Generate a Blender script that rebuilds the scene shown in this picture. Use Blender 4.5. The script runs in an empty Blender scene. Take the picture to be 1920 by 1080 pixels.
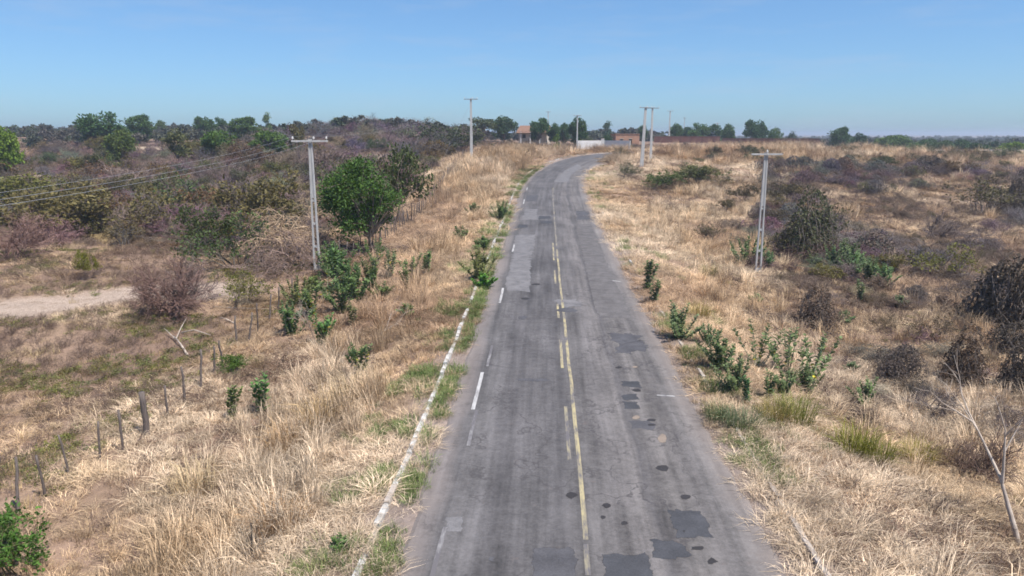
import bpy, math, random
import numpy as np

# ------------------------------------------------------------------ camera, sky, sun, exposure
SC = bpy.context.scene
COL = SC.collection
FPX, PITCH, CAMH = 1371.0, math.radians(11.9), 9.2          # focal length in photo pixels, tilt, height

cam_d = bpy.data.cameras.new('camera')
cam_d.sensor_width = 36.0
cam_d.lens = 36.0 * FPX / 1920.0
cam_d.clip_start, cam_d.clip_end = 0.1, 20000.0
cam = bpy.data.objects.new('camera', cam_d)
COL.objects.link(cam)
cam.location = (0, 0, CAMH)
cam.rotation_euler = (math.pi / 2 - PITCH, 0, 0)
SC.camera = cam

SUN_EL, SUN_AZ = math.radians(62), math.radians(128)         # azimuth clockwise from +Y (the road's direction)
world = bpy.data.worlds.new('World')
SC.world = world
world.use_nodes = True
wn = world.node_tree.nodes
wn.clear()
sky = wn.new('ShaderNodeTexSky')
sky.sky_type = 'NISHITA'
sky.sun_disc = False
sky.sun_elevation = SUN_EL
sky.sun_rotation = SUN_AZ
sky.altitude = 1000
sky.air_density, sky.dust_density, sky.ozone_density = 1.0, 1.4, 3.0
bg = wn.new('ShaderNodeBackground')
bg.inputs['Strength'].default_value = 0.106
wo = wn.new('ShaderNodeOutputWorld')
tint = wn.new('ShaderNodeMix'); tint.data_type = 'RGBA'; tint.blend_type = 'MULTIPLY'
tint.inputs[0].default_value = 1.0
tint.inputs[7].default_value = (0.745, 1.06, 1.39, 1)         # the camera's paler, less violet blue
gam = wn.new('ShaderNodeGamma'); gam.inputs['Gamma'].default_value = 0.8      # the camera's soft tone in the sky
world.node_tree.links.new(sky.outputs[0], gam.inputs['Color'])
world.node_tree.links.new(gam.outputs[0], tint.inputs[6])
# a few barely visible wisps of high cloud
wtc = wn.new('ShaderNodeTexCoord'); wmp = wn.new('ShaderNodeMapping'); wmp.inputs['Scale'].default_value = (2.2, 2.2, 16.0)
wnz = wn.new('ShaderNodeTexNoise'); wnz.inputs['Scale'].default_value = 2.3; wnz.inputs['Detail'].default_value = 6; wnz.inputs['Roughness'].default_value = .62
wrp = wn.new('ShaderNodeValToRGB'); wrp.color_ramp.elements[0].position = .50; wrp.color_ramp.elements[1].position = .80
wrp.color_ramp.elements[1].color = (.30, .30, .30, 1)
wmx = wn.new('ShaderNodeMix'); wmx.data_type = 'RGBA'; wmx.inputs[7].default_value = (3.6, 4.1, 5.0, 1)
wl = world.node_tree.links
wl.new(wtc.outputs['Generated'], wmp.inputs['Vector']); wl.new(wmp.outputs[0], wnz.inputs['Vector']); wl.new(wnz.outputs['Fac'], wrp.inputs[0])
wl.new(wrp.outputs[0], wmx.inputs[0]); wl.new(tint.outputs[2], wmx.inputs[6]); wl.new(wmx.outputs[2], bg.inputs[0])
world.node_tree.links.new(bg.outputs[0], wo.inputs[0])

sun_d = bpy.data.lights.new('sun', 'SUN')
sun_d.energy = 5.0
sun_d.angle = math.radians(0.53)
sun_d.color = (1.0, 0.955, 0.89)
sun = bpy.data.objects.new('sun', sun_d)
COL.objects.link(sun)
sun.location = (60, -30, 90)
sun.rotation_euler = (math.pi / 2 - SUN_EL, 0, -SUN_AZ + math.pi)
# the lamp shines along its own -Z: from azimuth SUN_AZ down to the scene

SC.view_settings.view_transform = 'Standard'
SC.view_settings.look = 'None'
SC.view_settings.exposure = 0.5
SC.view_settings.gamma = 1.0
SC.render.engine = 'CYCLES'
SC.cycles.max_bounces = 4
SC.cycles.diffuse_bounces = 2
SC.cycles.glossy_bounces = 2
SC.cycles.transmission_bounces = 3
SC.cycles.volume_bounces = 0
SC.cycles.use_denoising = True
SC.cycles.use_adaptive_sampling = True
SC.cycles.adaptive_threshold = 0.03
SC.cycles.filter_width = 1.7

random.seed(7)
RNG = np.random.default_rng(11)

# ------------------------------------------------------------------ noise, road line, terrain
def _hash(ix, iy, seed):
    h = (ix.astype(np.int64) * 374761393 + iy.astype(np.int64) * 668265263 + seed * 1442695041) & 0xFFFFFFFF
    h = ((h ^ (h >> 13)) * 1274126177) & 0xFFFFFFFF
    return ((h ^ (h >> 16)) & 0xFFFFFF) / float(0xFFFFFF)

def vnoise(x, y, seed=0):
    x = np.asarray(x, float); y = np.asarray(y, float)
    ix, iy = np.floor(x), np.floor(y)
    fx, fy = x - ix, y - iy
    fx, fy = fx * fx * (3 - 2 * fx), fy * fy * (3 - 2 * fy)
    a, b = _hash(ix, iy, seed), _hash(ix + 1, iy, seed)
    c, d = _hash(ix, iy + 1, seed), _hash(ix + 1, iy + 1, seed)
    return (a * (1 - fx) + b * fx) * (1 - fy) + (c * (1 - fx) + d * fx) * fy

def fbm(x, y, seed=0, octv=3):
    s, a, t = 0.0, 0.5, 0.0
    for k in range(octv):
        s = s + a * vnoise(x * 2 ** k, y * 2 ** k, seed + 17 * k)
        t += a; a *= 0.5
    return s / t

def sstep(a, b, v):
    t = np.clip((np.asarray(v, float) - a) / (b - a), 0, 1)
    return t * t * (3 - 2 * t)

_cl = np.array([(0.2, -40), (0.95, -6), (1.4, 8), (1.66, 14.7), (1.86, 18.2), (2.1, 23.6), (2.42, 31.2), (2.84, 41.8), (3.58, 59), (4.32, 75),
                (5.05, 90.6), (5.8, 102), (7.15, 114), (9.1, 125), (12.0, 136), (16.2, 146.5), (22, 155), (31, 163), (44, 169), (62, 173), (90, 175), (150, 176)])
def _catmull(P, n):
    out = []
    for i in range(len(P) - 1):
        p0, p1, p2, p3 = P[max(i - 1, 0)], P[i], P[i + 1], P[min(i + 2, len(P) - 1)]
        m = max(2, int(np.linalg.norm(p2 - p1) / n))
        for k in range(m):
            t = k / m
            out.append(0.5 * (2 * p1 + (p2 - p0) * t + (2 * p0 - 5 * p1 + 4 * p2 - p3) * t * t + (3 * p1 - p0 - 3 * p2 + p3) * t ** 3))
    out.append(P[-1])
    return np.array(out)
CL = _catmull(_cl, 1.0)
CLS = np.concatenate([[0], np.cumsum(np.linalg.norm(np.diff(CL, axis=0), axis=1))])
CLc = _catmull(_cl, 4.0)
CLcS = np.concatenate([[0], np.cumsum(np.linalg.norm(np.diff(CLc, axis=0), axis=1))])

def road_uv(x, y):
    """signed distance from the centre line (right positive) and distance along it"""
    x = np.atleast_1d(np.asarray(x, float)); y = np.atleast_1d(np.asarray(y, float))
    best = np.full(x.shape, 1e18); u = np.zeros(x.shape); v = np.zeros(x.shape)
    for i in range(len(CLc) - 1):
        a, b = CLc[i], CLc[i + 1]
        d = b - a; L2 = d @ d
        t = np.clip(((x - a[0]) * d[0] + (y - a[1]) * d[1]) / L2, 0, 1)
        qx, qy = x - a[0] - t * d[0], y - a[1] - t * d[1]
        D = qx * qx + qy * qy
        m = D < best
        best = np.where(m, D, best)
        s = np.where(d[0] * qy - d[1] * qx > 0, -1.0, 1.0)
        u = np.where(m, s * np.sqrt(D), u)
        v = np.where(m, CLcS[i] + t * math.sqrt(L2), v)
    return u, v

def base_z(y):
    y = np.asarray(y, float)
    return np.where(y < 140, 2.2e-4 * np.maximum(y, 0) ** 2, 4.312 + 0.0616 * 25 * (1 - np.exp(-np.maximum(y - 140, 0) / 25)))

def terrain(x, y, u=None):
    x = np.atleast_1d(np.asarray(x, float)); y = np.atleast_1d(np.asarray(y, float))
    if u is None:
        u = road_uv(x, y)[0]
    z = base_z(y)
    OL = np.interp(y, [0, 25, 42, 50, 80, 100, 112, 122, 146, 162, 178, 200], [-2.1, -1.75, -0.9, -0.45, -0.3, 0.35, 1.3, 2.2, 1.4, .3, -.5, 0])
    OV = np.interp(y, [0, 40, 60, 100, 140, 190, 240], [-0.2, -0.3, -0.9, -2.6, -3.0, -1.0, 0])
    OR = np.interp(y, [0, 25, 54, 80, 100, 117, 150, 190, 260], [-1.5, -1.8, -1.55, -1.0, -0.1, 1.0, 1.2, .6, 0])
    off = np.where(u < 0, OL * sstep(5.0, 11.5, -u) + OV * sstep(15, 27, -u), OR * sstep(5.2, 13.5, u) * (1 - .85 * sstep(50, 85, u) * sstep(90, 120, y)))
    z = z + off
    z = z + 4.3 * np.exp(-((x + 38) / 27) ** 2 - ((y - 215) / 45) ** 2)            # wooded hill left of the bend
    z = z + 2.6 * sstep(170, 330, y) * sstep(0, 70, -x)                              # the plain climbs on the left
    z = z - 4.0 * sstep(118, 205, y) * sstep(62, 98, x) - 1.2 * sstep(225, 330, y) * sstep(40, 110, x)                             # and falls away on the right
    z = z + 0.8 * sstep(170, 215, y) * np.exp(-((x - 60) / 40) ** 2) * (1 - sstep(240, 300, y))
    far = sstep(500, 2500, np.hypot(x, y))
    out = sstep(5.2, 9, np.abs(u))
    z = z + out * (1 - far) * (0.5 * (fbm(x * 0.16, y * 0.16, 3) - .5) + (0.22 + .30 * sstep(8, 14, u)) * (fbm(x * 0.7, y * 0.7, 9, 2) - .5))
    z = z + sstep(14, 30, np.abs(u)) * (1 - far) * 1.1 * (fbm(x * 0.035, y * 0.035, 21, 2) - .5)
    a = np.abs(u)
    z = z + np.where(a < 3.85, -0.14, np.where(a < 4.15, -0.14 + 0.105 * (a - 3.85) / 0.3, np.where(a < 4.9, -.035, -.02))) + .03 * (a > 4.0) * (vnoise(x * 2.2, y * 2.2, 33) - .5)
    return z

def ray(px, py):
    a, b = (px - 960) / FPX, (540 - py) / FPX
    return np.array([a, math.cos(PITCH) + b * math.sin(PITCH), -math.sin(PITCH) + b * math.cos(PITCH)])

_TS = np.geomspace(8, 1500, 900)
def at(px, py):
    """where the photograph's pixel meets the ground"""
    d = ray(px, py)
    zz = CAMH + _TS * d[2]
    g = terrain(_TS * d[0], _TS * d[1])
    i = int(np.argmax(zz < g))
    if zz[i] >= g[i]:
        i = len(_TS) - 1
    if i > 0:
        e0, e1 = zz[i - 1] - g[i - 1], zz[i] - g[i]
        t = _TS[i - 1] + (_TS[i] - _TS[i - 1]) * e0 / max(e0 - e1, 1e-6)
    else:
        t = _TS[0]
    x, y = t * d[0], t * d[1]
    return np.array([x, y, float(terrain(x, y)[0])])

def ground(x, y):
    return float(terrain(x, y)[0])

def road_at(px, py):
    """pixel to (u, v) on the road surface"""
    d = ray(px, py)
    zz = CAMH + _TS * d[2]
    g = base_z(_TS * d[1])
    i = max(1, int(np.argmax(zz < g)))
    e0, e1 = zz[i - 1] - g[i - 1], zz[i] - g[i]
    t = _TS[i - 1] + (_TS[i] - _TS[i - 1]) * e0 / max(e0 - e1, 1e-6)
    u, v = road_uv(t * d[0], t * d[1])
    return float(u[0]), float(v[0])

_TAN = np.gradient(CL, axis=0)
_TAN = _TAN / np.linalg.norm(_TAN, axis=1)[:, None]
def road_pt(u, v, dz=0.0):
    x, y = np.interp(v, CLS, CL[:, 0]), np.interp(v, CLS, CL[:, 1])
    tx, ty = np.interp(v, CLS, _TAN[:, 0]), np.interp(v, CLS, _TAN[:, 1])
    X, Y = x + u * ty, y - u * tx
    return (float(X), float(Y), float(base_z(Y)) + dz)

def v_of_y(y):
    return float(np.interp(y, CL[:, 1], CLS))

# ------------------------------------------------------------------ materials
def new_mat(name):
    m = bpy.data.materials.new(name)
    m.use_nodes = True
    nt = m.node_tree
    b = nt.nodes['Principled BSDF']
    b.inputs['Roughness'].default_value = 0.9
    b.inputs['Specular IOR Level'].default_value = 0.2
    return m, nt, b

class NB:
    def __init__(s, nt): s.nt = nt
    def n(s, t, **kw):
        nd = s.nt.nodes.new(t)
        for k, v in kw.items():
            if k.startswith('i_'):
                nd.inputs[k[2:].replace('_', ' ')].default_value = v
            else:
                setattr(nd, k, v)
        return nd
    def l(s, a, b): s.nt.links.new(a, b)
    def math(s, op, a, b=None, clamp=False):
        nd = s.nt.nodes.new('ShaderNodeMath'); nd.operation = op; nd.use_clamp = clamp
        for i, q in enumerate((a, b)):
            if q is None: continue
            if isinstance(q, (int, float)): nd.inputs[i].default_value = q
            else: s.l(q, nd.inputs[i])
        return nd.outputs[0]
    def mix(s, fac, a, b, mode='MIX'):
        nd = s.nt.nodes.new('ShaderNodeMix'); nd.data_type = 'RGBA'; nd.blend_type = mode
        for i, q in ((0, fac), (6, a), (7, b)):
            if isinstance(q, (int, float)): nd.inputs[i].default_value = q
            elif isinstance(q, tuple): nd.inputs[i].default_value = (*q, 1) if len(q) == 3 else q
            else: s.l(q, nd.inputs[i])
        return nd.outputs[2]
    def noise(s, vec, scale, detail=3, rough=.55):
        nd = s.n('ShaderNodeTexNoise'); nd.inputs['Scale'].default_value = scale
        nd.inputs['Detail'].default_value = detail; nd.inputs['Roughness'].default_value = rough
        if vec is not None: s.l(vec, nd.inputs['Vector'])
        return nd.outputs['Fac']
    def ramp(s, fac, stops, interp='LINEAR'):
        nd = s.n('ShaderNodeValToRGB'); r = nd.color_ramp; r.interpolation = interp
        while len(r.elements) < len(stops): r.elements.new(0.5)
        for e, (p, c) in zip(r.elements, stops):
            e.position = p
            e.color = (c, c, c, 1) if isinstance(c, (int, float)) else (*c, 1)
        s.l(fac, nd.inputs[0])
        return nd.outputs[0]
    def mapping(s, vec, scale):
        nd = s.n('ShaderNodeMapping'); nd.inputs['Scale'].default_value = scale
        s.l(vec, nd.inputs['Vector'])
        return nd.outputs[0]
    def bump(s, h, strength, dist, b):
        nd = s.n('ShaderNodeBump'); nd.inputs['Strength'].default_value = strength; nd.inputs['Distance'].default_value = dist
        s.l(h, nd.inputs['Height']); s.l(nd.outputs[0], b.inputs['Normal'])

def mat_noise(name, c1, c2, scale=4, rough=.9, bump=0.0, stretch=None, detail=4):
    m, nt, b = new_mat(name); q = NB(nt)
    co = q.n('ShaderNodeTexCoord').outputs['Object']
    if stretch: co = q.mapping(co, stretch)
    f = q.noise(co, scale, detail)
    q.l(q.mix(q.ramp(f, [(.32, 0.0), (.68, 1.0)]), c1, c2), b.inputs['Base Color'])
    b.inputs['Roughness'].default_value = rough
    if bump: q.bump(f, 0.6, bump, b)
    return m

def mat_ground():
    m, nt, b = new_mat('dry_earth'); q = NB(nt)
    co = q.n('ShaderNodeTexCoord').outputs['Object']
    at_ = q.n('ShaderNodeAttribute', attribute_name='soil').outputs['Color']
    n1 = q.noise(co, 0.55, 5, .6)
    n2 = q.noise(co, 5.0, 5, .65)
    n3 = q.noise(co, 38.0, 3, .6)
    v = q.math('ADD', q.math('MULTIPLY', n1, .55), q.math('ADD', q.math('MULTIPLY', n2, .55), q.math('MULTIPLY', n3, .35)))
    k = q.ramp(v, [(.38, .55), (.60, .92), (.86, 1.3)])
    c = q.mix(1.0, at_, k, 'MULTIPLY')
    c2 = q.mix(q.ramp(q.noise(co, 1.6, 4), [(.52, 0.0), (.7, .55)]), c, (.20, .135, .085))
    q.l(c2, b.inputs['Base Color'])
    b.inputs['Roughness'].default_value = 1.0
    b.inputs['Specular IOR Level'].default_value = 0.05
    q.bump(q.math('ADD', q.math('MULTIPLY', n2, 1.0), q.math('MULTIPLY', n3, .35)), .9, .12, b)
    return m

def mat_asphalt():
    m, nt, b = new_mat('worn_asphalt'); q = NB(nt)
    uv = q.n('ShaderNodeUVMap', uv_map='UVMap').outputs[0]          # metres across, metres along
    sx = q.n('ShaderNodeSeparateXYZ'); q.l(uv, sx.inputs[0])
    uu = sx.outputs[0]
    wob = q.math('MULTIPLY', q.math('SUBTRACT', q.noise(q.mapping(uv, (.2, .22, 1)), 1.0, 3), .5), .7)
    uw = q.math('ADD', uu, wob)
    f = q.math('ADD', q.math('MULTIPLY', uw, 1 / 9.0), 0.5)          # -4.5..4.5 m -> 0..1
    P = lambda u: (u + 4.5) / 9.0
    D, M_, Lt, S = (.122, .113, .114), (.157, .143, .143), (.186, .168, .162), (.25, .212, .190)
    lat = q.ramp(f, [(P(-4.4), S), (P(-3.9), (.215, .19, .185)), (P(-3.45), (.130, .120, .119)), (P(-2.9), (.150, .139, .138)), (P(-2.2), D), (P(-1.2), (.138, .128, .128)), (P(-.5), D),
                     (P(.15), (.146, .134, .131)), (P(.8), (.157, .143, .140)), (P(1.55), Lt), (P(1.75), (.118, .108, .108)), (P(2.4), (.186, .168, .16)), (P(3.2), (.166, .151, .147)), (P(3.7), (.215, .197, .19)), (P(4.3), S)])
    streak = q.noise(q.mapping(uv, (3.2, .10, 1)), 1.0, 5, .6)
    blot = q.noise(q.mapping(uv, (.45, .22, 1)), 1.0, 4, .6)
    fine = q.noise(uv, 11.0, 5, .85)
    mid = q.noise(uv, 3.4, 4, .65)
    trans = q.noise(q.mapping(uv, (.35, 3.2, 1)), 1.0, 3, .6)
    k = q.math('ADD', q.math('MULTIPLY', streak, .50), q.math('ADD', q.math('MULTIPLY', blot, .50), q.math('ADD', q.math('MULTIPLY', fine, .50), q.math('ADD', q.math('MULTIPLY', mid, .3), q.math('MULTIPLY', trans, .04)))))
    k2 = q.ramp(q.math('MULTIPLY', k, .56), [(.36, .17), (.50, .67), (.64, 1.22)])
    c = q.mix(1.0, lat, k2, 'MULTIPLY')
    # cracks
    vo = q.n('ShaderNodeTexVoronoi', feature='DISTANCE_TO_EDGE'); vo.inputs['Scale'].default_value = 1.0
    dist = q.n('ShaderNodeVectorMath', operation='ADD')
    nz = q.n('ShaderNodeTexNoise'); nz.inputs['Scale'].default_value = 1.3; nz.inputs['Detail'].default_value = 4
    q.l(uv, nz.inputs['Vector'])
    sc_ = q.n('ShaderNodeVectorMath', operation='SCALE'); sc_.inputs[3].default_value = 1.2
    q.l(nz.outputs['Color'], sc_.inputs[0])
    q.l(q.mapping(uv, (.55, .30, 1)), dist.inputs[0]); q.l(sc_.outputs[0], dist.inputs[1])
    q.l(dist.outputs[0], vo.inputs['Vector'])
    crack = q.math('MULTIPLY', q.ramp(vo.outputs['Distance'], [(.0, 1.0), (.03, 0.0)]), q.ramp(q.noise(uv, .35, 2), [(.42, 0.0), (.54, .85)]))
    c = q.mix(crack, c, (.06, .054, .055))
    # dust blown in from the verges
    au = q.math('ABSOLUTE', uw)
    dust = q.math('MULTIPLY', q.ramp(q.math('MULTIPLY', au, 0.2), [(.68, 0.0), (.83, 1.0)]), q.ramp(q.noise(uv, 1.1, 5, .65), [(.3, .35), (.62, 1.0)]))
    c = q.mix(dust, c, (.200, .168, .152))
    # red-brown dirt specks where aggregate has gone
    sp = q.ramp(q.noise(uv, 2.1, 5, .7), [(.62, 0.0), (.72, .45)])
    c = q.mix(sp, c, (.155, .125, .115))
    q.l(c, b.inputs['Base Color'])
    b.inputs['Roughness'].default_value = .85
    b.inputs['Specular IOR Level'].default_value = .25
    q.bump(q.math('ADD', fine, q.math('MULTIPLY', mid, .6)), .45, .012, b)
    return m

def mat_paint(name, col, wear_lo, wear_hi, under=(.125, .115, .12)):
    m, nt, b = new_mat(name); q = NB(nt)
    uv = q.n('ShaderNodeUVMap', uv_map='UVMap').outputs[0]
    w = q.math('ADD', q.math('MULTIPLY', q.noise(q.mapping(uv, (9, 1.6, 1)), 1.0, 5, .7), .6), q.math('MULTIPLY', q.noise(uv, .55, 3), .5))
    q.l(q.mix(q.ramp(w, [(wear_lo, 0.0), (wear_hi, 1.0)]), under, col), b.inputs['Base Color'])
    b.inputs['Roughness'].default_value = .8
    return m

def mat_leaf(name, instanced=False, trans=0.25):
    """colour comes from the object (or instance), each leaf or blade a little different"""
    m, nt, b = new_mat(name); q = NB(nt)
    if instanced:
        col = q.n('ShaderNodeAttribute', attribute_name='tint', attribute_type='INSTANCER').outputs['Color']
    else:
        col = q.n('ShaderNodeObjectInfo').outputs['Color']
    rnd = q.n('ShaderNodeObjectInfo').outputs['Random']
    sh = q.n('ShaderNodeAttribute', attribute_name='shade').outputs['Fac']
    k = q.math('ADD', q.math('MULTIPLY', sh, .85), q.math('ADD', q.math('MULTIPLY', rnd, .22), .42))
    c = q.mix(1.0, col, q.ramp(k, [(0, 0.0), (1, 1.0)]), 'MULTIPLY') if False else None
    mul = q.n('ShaderNodeVectorMath', operation='SCALE')
    q.l(col, mul.inputs[0]); q.l(k, mul.inputs[3])
    q.l(mul.outputs[0], b.inputs['Base Color'])
    b.inputs['Roughness'].default_value = .65
    b.inputs['Specular IOR Level'].default_value = .25
    if trans > 0:
        tr = q.n('ShaderNodeBsdfTranslucent'); q.l(mul.outputs[0], tr.inputs['Color'])
        mx = q.n('ShaderNodeMixShader'); mx.inputs[0].default_value = trans
        q.l(b.outputs[0], mx.inputs[1]); q.l(tr.outputs[0], mx.inputs[2])
        q.l(mx.outputs[0], nt.nodes['Material Output'].inputs['Surface'])
    return m

M = {}
M['ground'] = mat_ground()
M['asphalt'] = mat_asphalt()
M['yellow'] = mat_paint('worn_yellow_paint', (.38, .32, .185), .45, .62)
M['yellow_faint'] = mat_paint('faint_yellow_paint', (.30, .26, .17), .50, .66)
M['white'] = mat_paint('worn_white_paint', (.42, .405, .395), .40, .60)
M['white_faint'] = mat_paint('faint_white_paint', (.30, .29, .285), .52, .68)
def mat_patch(name, c, k=.25):
    m, nt, b = new_mat(name); q = NB(nt)
    co = q.n('ShaderNodeTexCoord').outputs['Object']
    f = q.math('ADD', q.math('MULTIPLY', q.noise(co, 22, 3, .7), .5), q.math('MULTIPLY', q.noise(co, 1.7, 4, .6), .6))
    lo = tuple(v * (1 - k) for v in c); hi = tuple(min(1, v * (1 + k)) for v in c)
    q.l(q.ramp(f, [(.35, lo), (.75, hi)]), b.inputs['Base Color'])
    b.inputs['Roughness'].default_value = .85
    q.bump(f, .5, .01, b)
    ed = q.n('ShaderNodeAttribute', attribute_name='edge').outputs['Fac']      # the rim crumbles away
    mk = q.ramp(q.math('ADD', ed, q.math('MULTIPLY', q.math('SUBTRACT', q.noise(co, 9, 5, .75), .5), 1.5)), [(.36, 0.0), (.52, 1.0)])
    tr = q.n('ShaderNodeBsdfTransparent'); mx = q.n('ShaderNodeMixShader')
    q.l(mk, mx.inputs[0]); q.l(tr.outputs[0], mx.inputs[1]); q.l(b.outputs[0], mx.inputs[2])
    q.l(mx.outputs[0], nt.nodes['Material Output'].inputs['Surface'])
    return m
M['patch_dark'] = mat_patch('dark_repair_asphalt', (.058, .058, .064), .4)
M['patch_mid'] = mat_patch('mid_repair_asphalt', (.080, .077, .083), .4)
M['patch_pale'] = mat_patch('pale_repair_asphalt', (.150, .142, .144), .38)
M['patch_worn'] = mat_patch('worn_repair_asphalt', (.118, .108, .106), .4)
M['patch_sand'] = mat_patch('sandy_pothole', (.22, .175, .14))
M['hole'] = mat_patch('dark_pothole', (.038, .035, .037))
M['kerb'] = mat_noise('whitewashed_stone', (.60, .58, .55), (.27, .235, .20), 3.0, .9, .01)
M['kerb_bare'] = mat_noise('bare_kerb_stone', (.46, .40, .35), (.30, .25, .21), 3.0, .9, .01)
M['concrete'] = mat_noise('pole_concrete', (.50, .485, .465), (.39, .375, .36), 2.2, .85, .004, (3, 3, .6))
M['steel'] = mat_noise('galvanised_steel', (.30, .30, .31), (.22, .22, .23), 6, .5)
M['ceramic'] = mat_noise('insulator_ceramic', (.70, .68, .66), (.55, .53, .5), 5, .3)
M['wire'] = mat_noise('aluminium_wire', (.34, .34, .36), (.26, .26, .28), 2, .45)
M['post'] = mat_noise('weathered_wood', (.085, .068, .06), (.17, .14, .125), 6, .95, .01, (4, 4, .7))
M['barb'] = mat_noise('rusty_wire', (.16, .11, .09), (.22, .17, .14), 8, .7)
M['bark'] = mat_noise('brown_bark', (.12, .092, .072), (.21, .168, .135), 5, .95, .01)
M['pale_bark'] = mat_noise('bleached_bark', (.50, .42, .35), (.34, .275, .225), 4, .95, .005)
M['leaf'] = mat_leaf('leaf', False, .28)
M['twig'] = mat_leaf('twig', False, 0.0)
M['grass'] = mat_leaf('grass_blade', True, .10)
M['whitewash'] = mat_noise('whitewashed_wall', (.72, .70, .68), (.60, .575, .55), 1.2, .9)
M['cream'] = mat_noise('cream_plaster', (.62, .55, .47), (.52, .45, .37), 1.0, .9)
M['roof_tile'] = mat_noise('terracotta_tiles', (.25, .145, .10), (.19, .11, .078), 3.0, .9)
M['opening'] = mat_noise('dark_opening', (.05, .045, .04), (.035, .03, .03), 2, .6)
def mat_brick(name, c1, c2, mortar, w, h):
    m, nt, b = new_mat(name); q = NB(nt)
    co = q.n('ShaderNodeTexCoord').outputs['Object']
    s = q.n('ShaderNodeSeparateXYZ'); q.l(co, s.inputs[0])
    cb = q.n('ShaderNodeCombineXYZ'); q.l(q.math('ADD', s.outputs[0], s.outputs[1]), cb.inputs[0]); q.l(s.outputs[2], cb.inputs[1])
    br = q.n('ShaderNodeTexBrick'); q.l(cb.outputs[0], br.inputs['Vector'])
    br.inputs['Color1'].default_value = (*c1, 1); br.inputs['Color2'].default_value = (*c2, 1); br.inputs['Mortar'].default_value = (*mortar, 1)
    br.inputs['Scale'].default_value = 1.0; br.inputs['Brick Width'].default_value = w; br.inputs['Row Height'].default_value = h; br.inputs['Mortar Size'].default_value = .012
    q.l(q.mix(q.ramp(q.noise(co, .8, 4), [(.35, 0.0), (.7, .5)]), br.outputs[0], (.2, .12, .09)), b.inputs['Base Color'])
    return m
M['red_brick'] = mat_brick('dark_red_brick', (.21, .085, .065), (.165, .065, .055), (.2, .15, .13), .3, .2)
M['orange_brick'] = mat_brick('orange_brick', (.42, .22, .135), (.35, .18, .11), (.4, .3, .24), .3, .2)

# ------------------------------------------------------------------ object helpers
def link(o, parent=None):
    COL.objects.link(o)
    if parent is not None:
        o.parent = parent
    return o

def mesh_obj(name, me, mat, parent=None):
    if mat is not None and len(me.materials) == 0:
        me.materials.append(mat)
    return link(bpy.data.objects.new(name, me), parent)

def tag(o, label=None, cat=None, group=None, kind=None):
    if label: o['label'] = label
    if cat: o['category'] = cat
    if group: o['group'] = group
    if kind: o['kind'] = kind
    return o

def empty(name, loc, rz=0.0, s=1.0):
    o = bpy.data.objects.new(name, None)
    o.empty_display_size = .2
    o.location = loc; o.rotation_euler = (0, 0, rz); o.scale = (s, s, s)
    return link(o)

class MB:
    def __init__(s): s.v = []; s.f = []; s.sh = []; s.uv = None
    def add(s, vs, fs, sh=0.5):
        n = len(s.v)
        s.v.extend([tuple(map(float, p)) for p in vs])
        s.f.extend([tuple(i + n for i in f) for f in fs])
        s.sh.extend([sh] * len(vs))
    def box(s, c, size, rz=0.0, taper=1.0):
        sx, sy, sz = size[0] / 2, size[1] / 2, size[2] / 2
        ca, sa = math.cos(rz), math.sin(rz)
        vs = []
        for dz, k in ((-sz, 1.0), (sz, taper)):
            for dx, dy in ((-sx, -sy), (sx, -sy), (sx, sy), (-sx, sy)):
                dx, dy = dx * k, dy * k
                vs.append((c[0] + dx * ca - dy * sa, c[1] + dx * sa + dy * ca, c[2] + dz))
        s.add(vs, [(3, 2, 1, 0), (4, 5, 6, 7), (0, 1, 5, 4), (1, 2, 6, 5), (2, 3, 7, 6), (3, 0, 4, 7)])
    def tube(s, pts, rads, n=6, sh=.5, cap=True):
        pts = [np.array(p, float) for p in pts]
        rings = []
        for i, p in enumerate(pts):
            d = pts[min(i + 1, len(pts) - 1)] - pts[max(i - 1, 0)]
            d = d / (np.linalg.norm(d) + 1e-9)
            a = np.cross(d, (0, 0, 1) if abs(d[2]) < .9 else (1, 0, 0)); a /= np.linalg.norm(a)
            b = np.cross(d, a)
            rings.append([p + rads[i] * (math.cos(2 * math.pi * k / n) * a + math.sin(2 * math.pi * k / n) * b) for k in range(n)])
        vs = [q for r in rings for q in r]
        fs = []
        for i in range(len(pts) - 1):
            for k in range(n):
                k2 = (k + 1) % n
                fs.append((i * n + k, i * n + k2, (i + 1) * n + k2, (i + 1) * n + k))
        if cap:
            fs.append(tuple(range(n - 1, -1, -1))); fs.append(tuple(range((len(pts) - 1) * n, len(pts) * n)))
        s.add(vs, fs, sh)
    def mesh(s, name, mat, smooth=False):
        me = bpy.data.meshes.new(name)
        me.from_pydata(s.v, [], s.f)
        a = me.attributes.new('shade', 'FLOAT', 'POINT')
        a.data.foreach_set('value', np.array(s.sh, dtype=np.float32))
        if mat is not None: me.materials.append(mat)
        if smooth: me.polygons.foreach_set('use_smooth', [True] * len(me.polygons))
        me.update()
        return me
    def build(s, name, mat, parent=None, smooth=False):
        return link(bpy.data.objects.new(name, s.mesh(name, mat, smooth)), parent)

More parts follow.
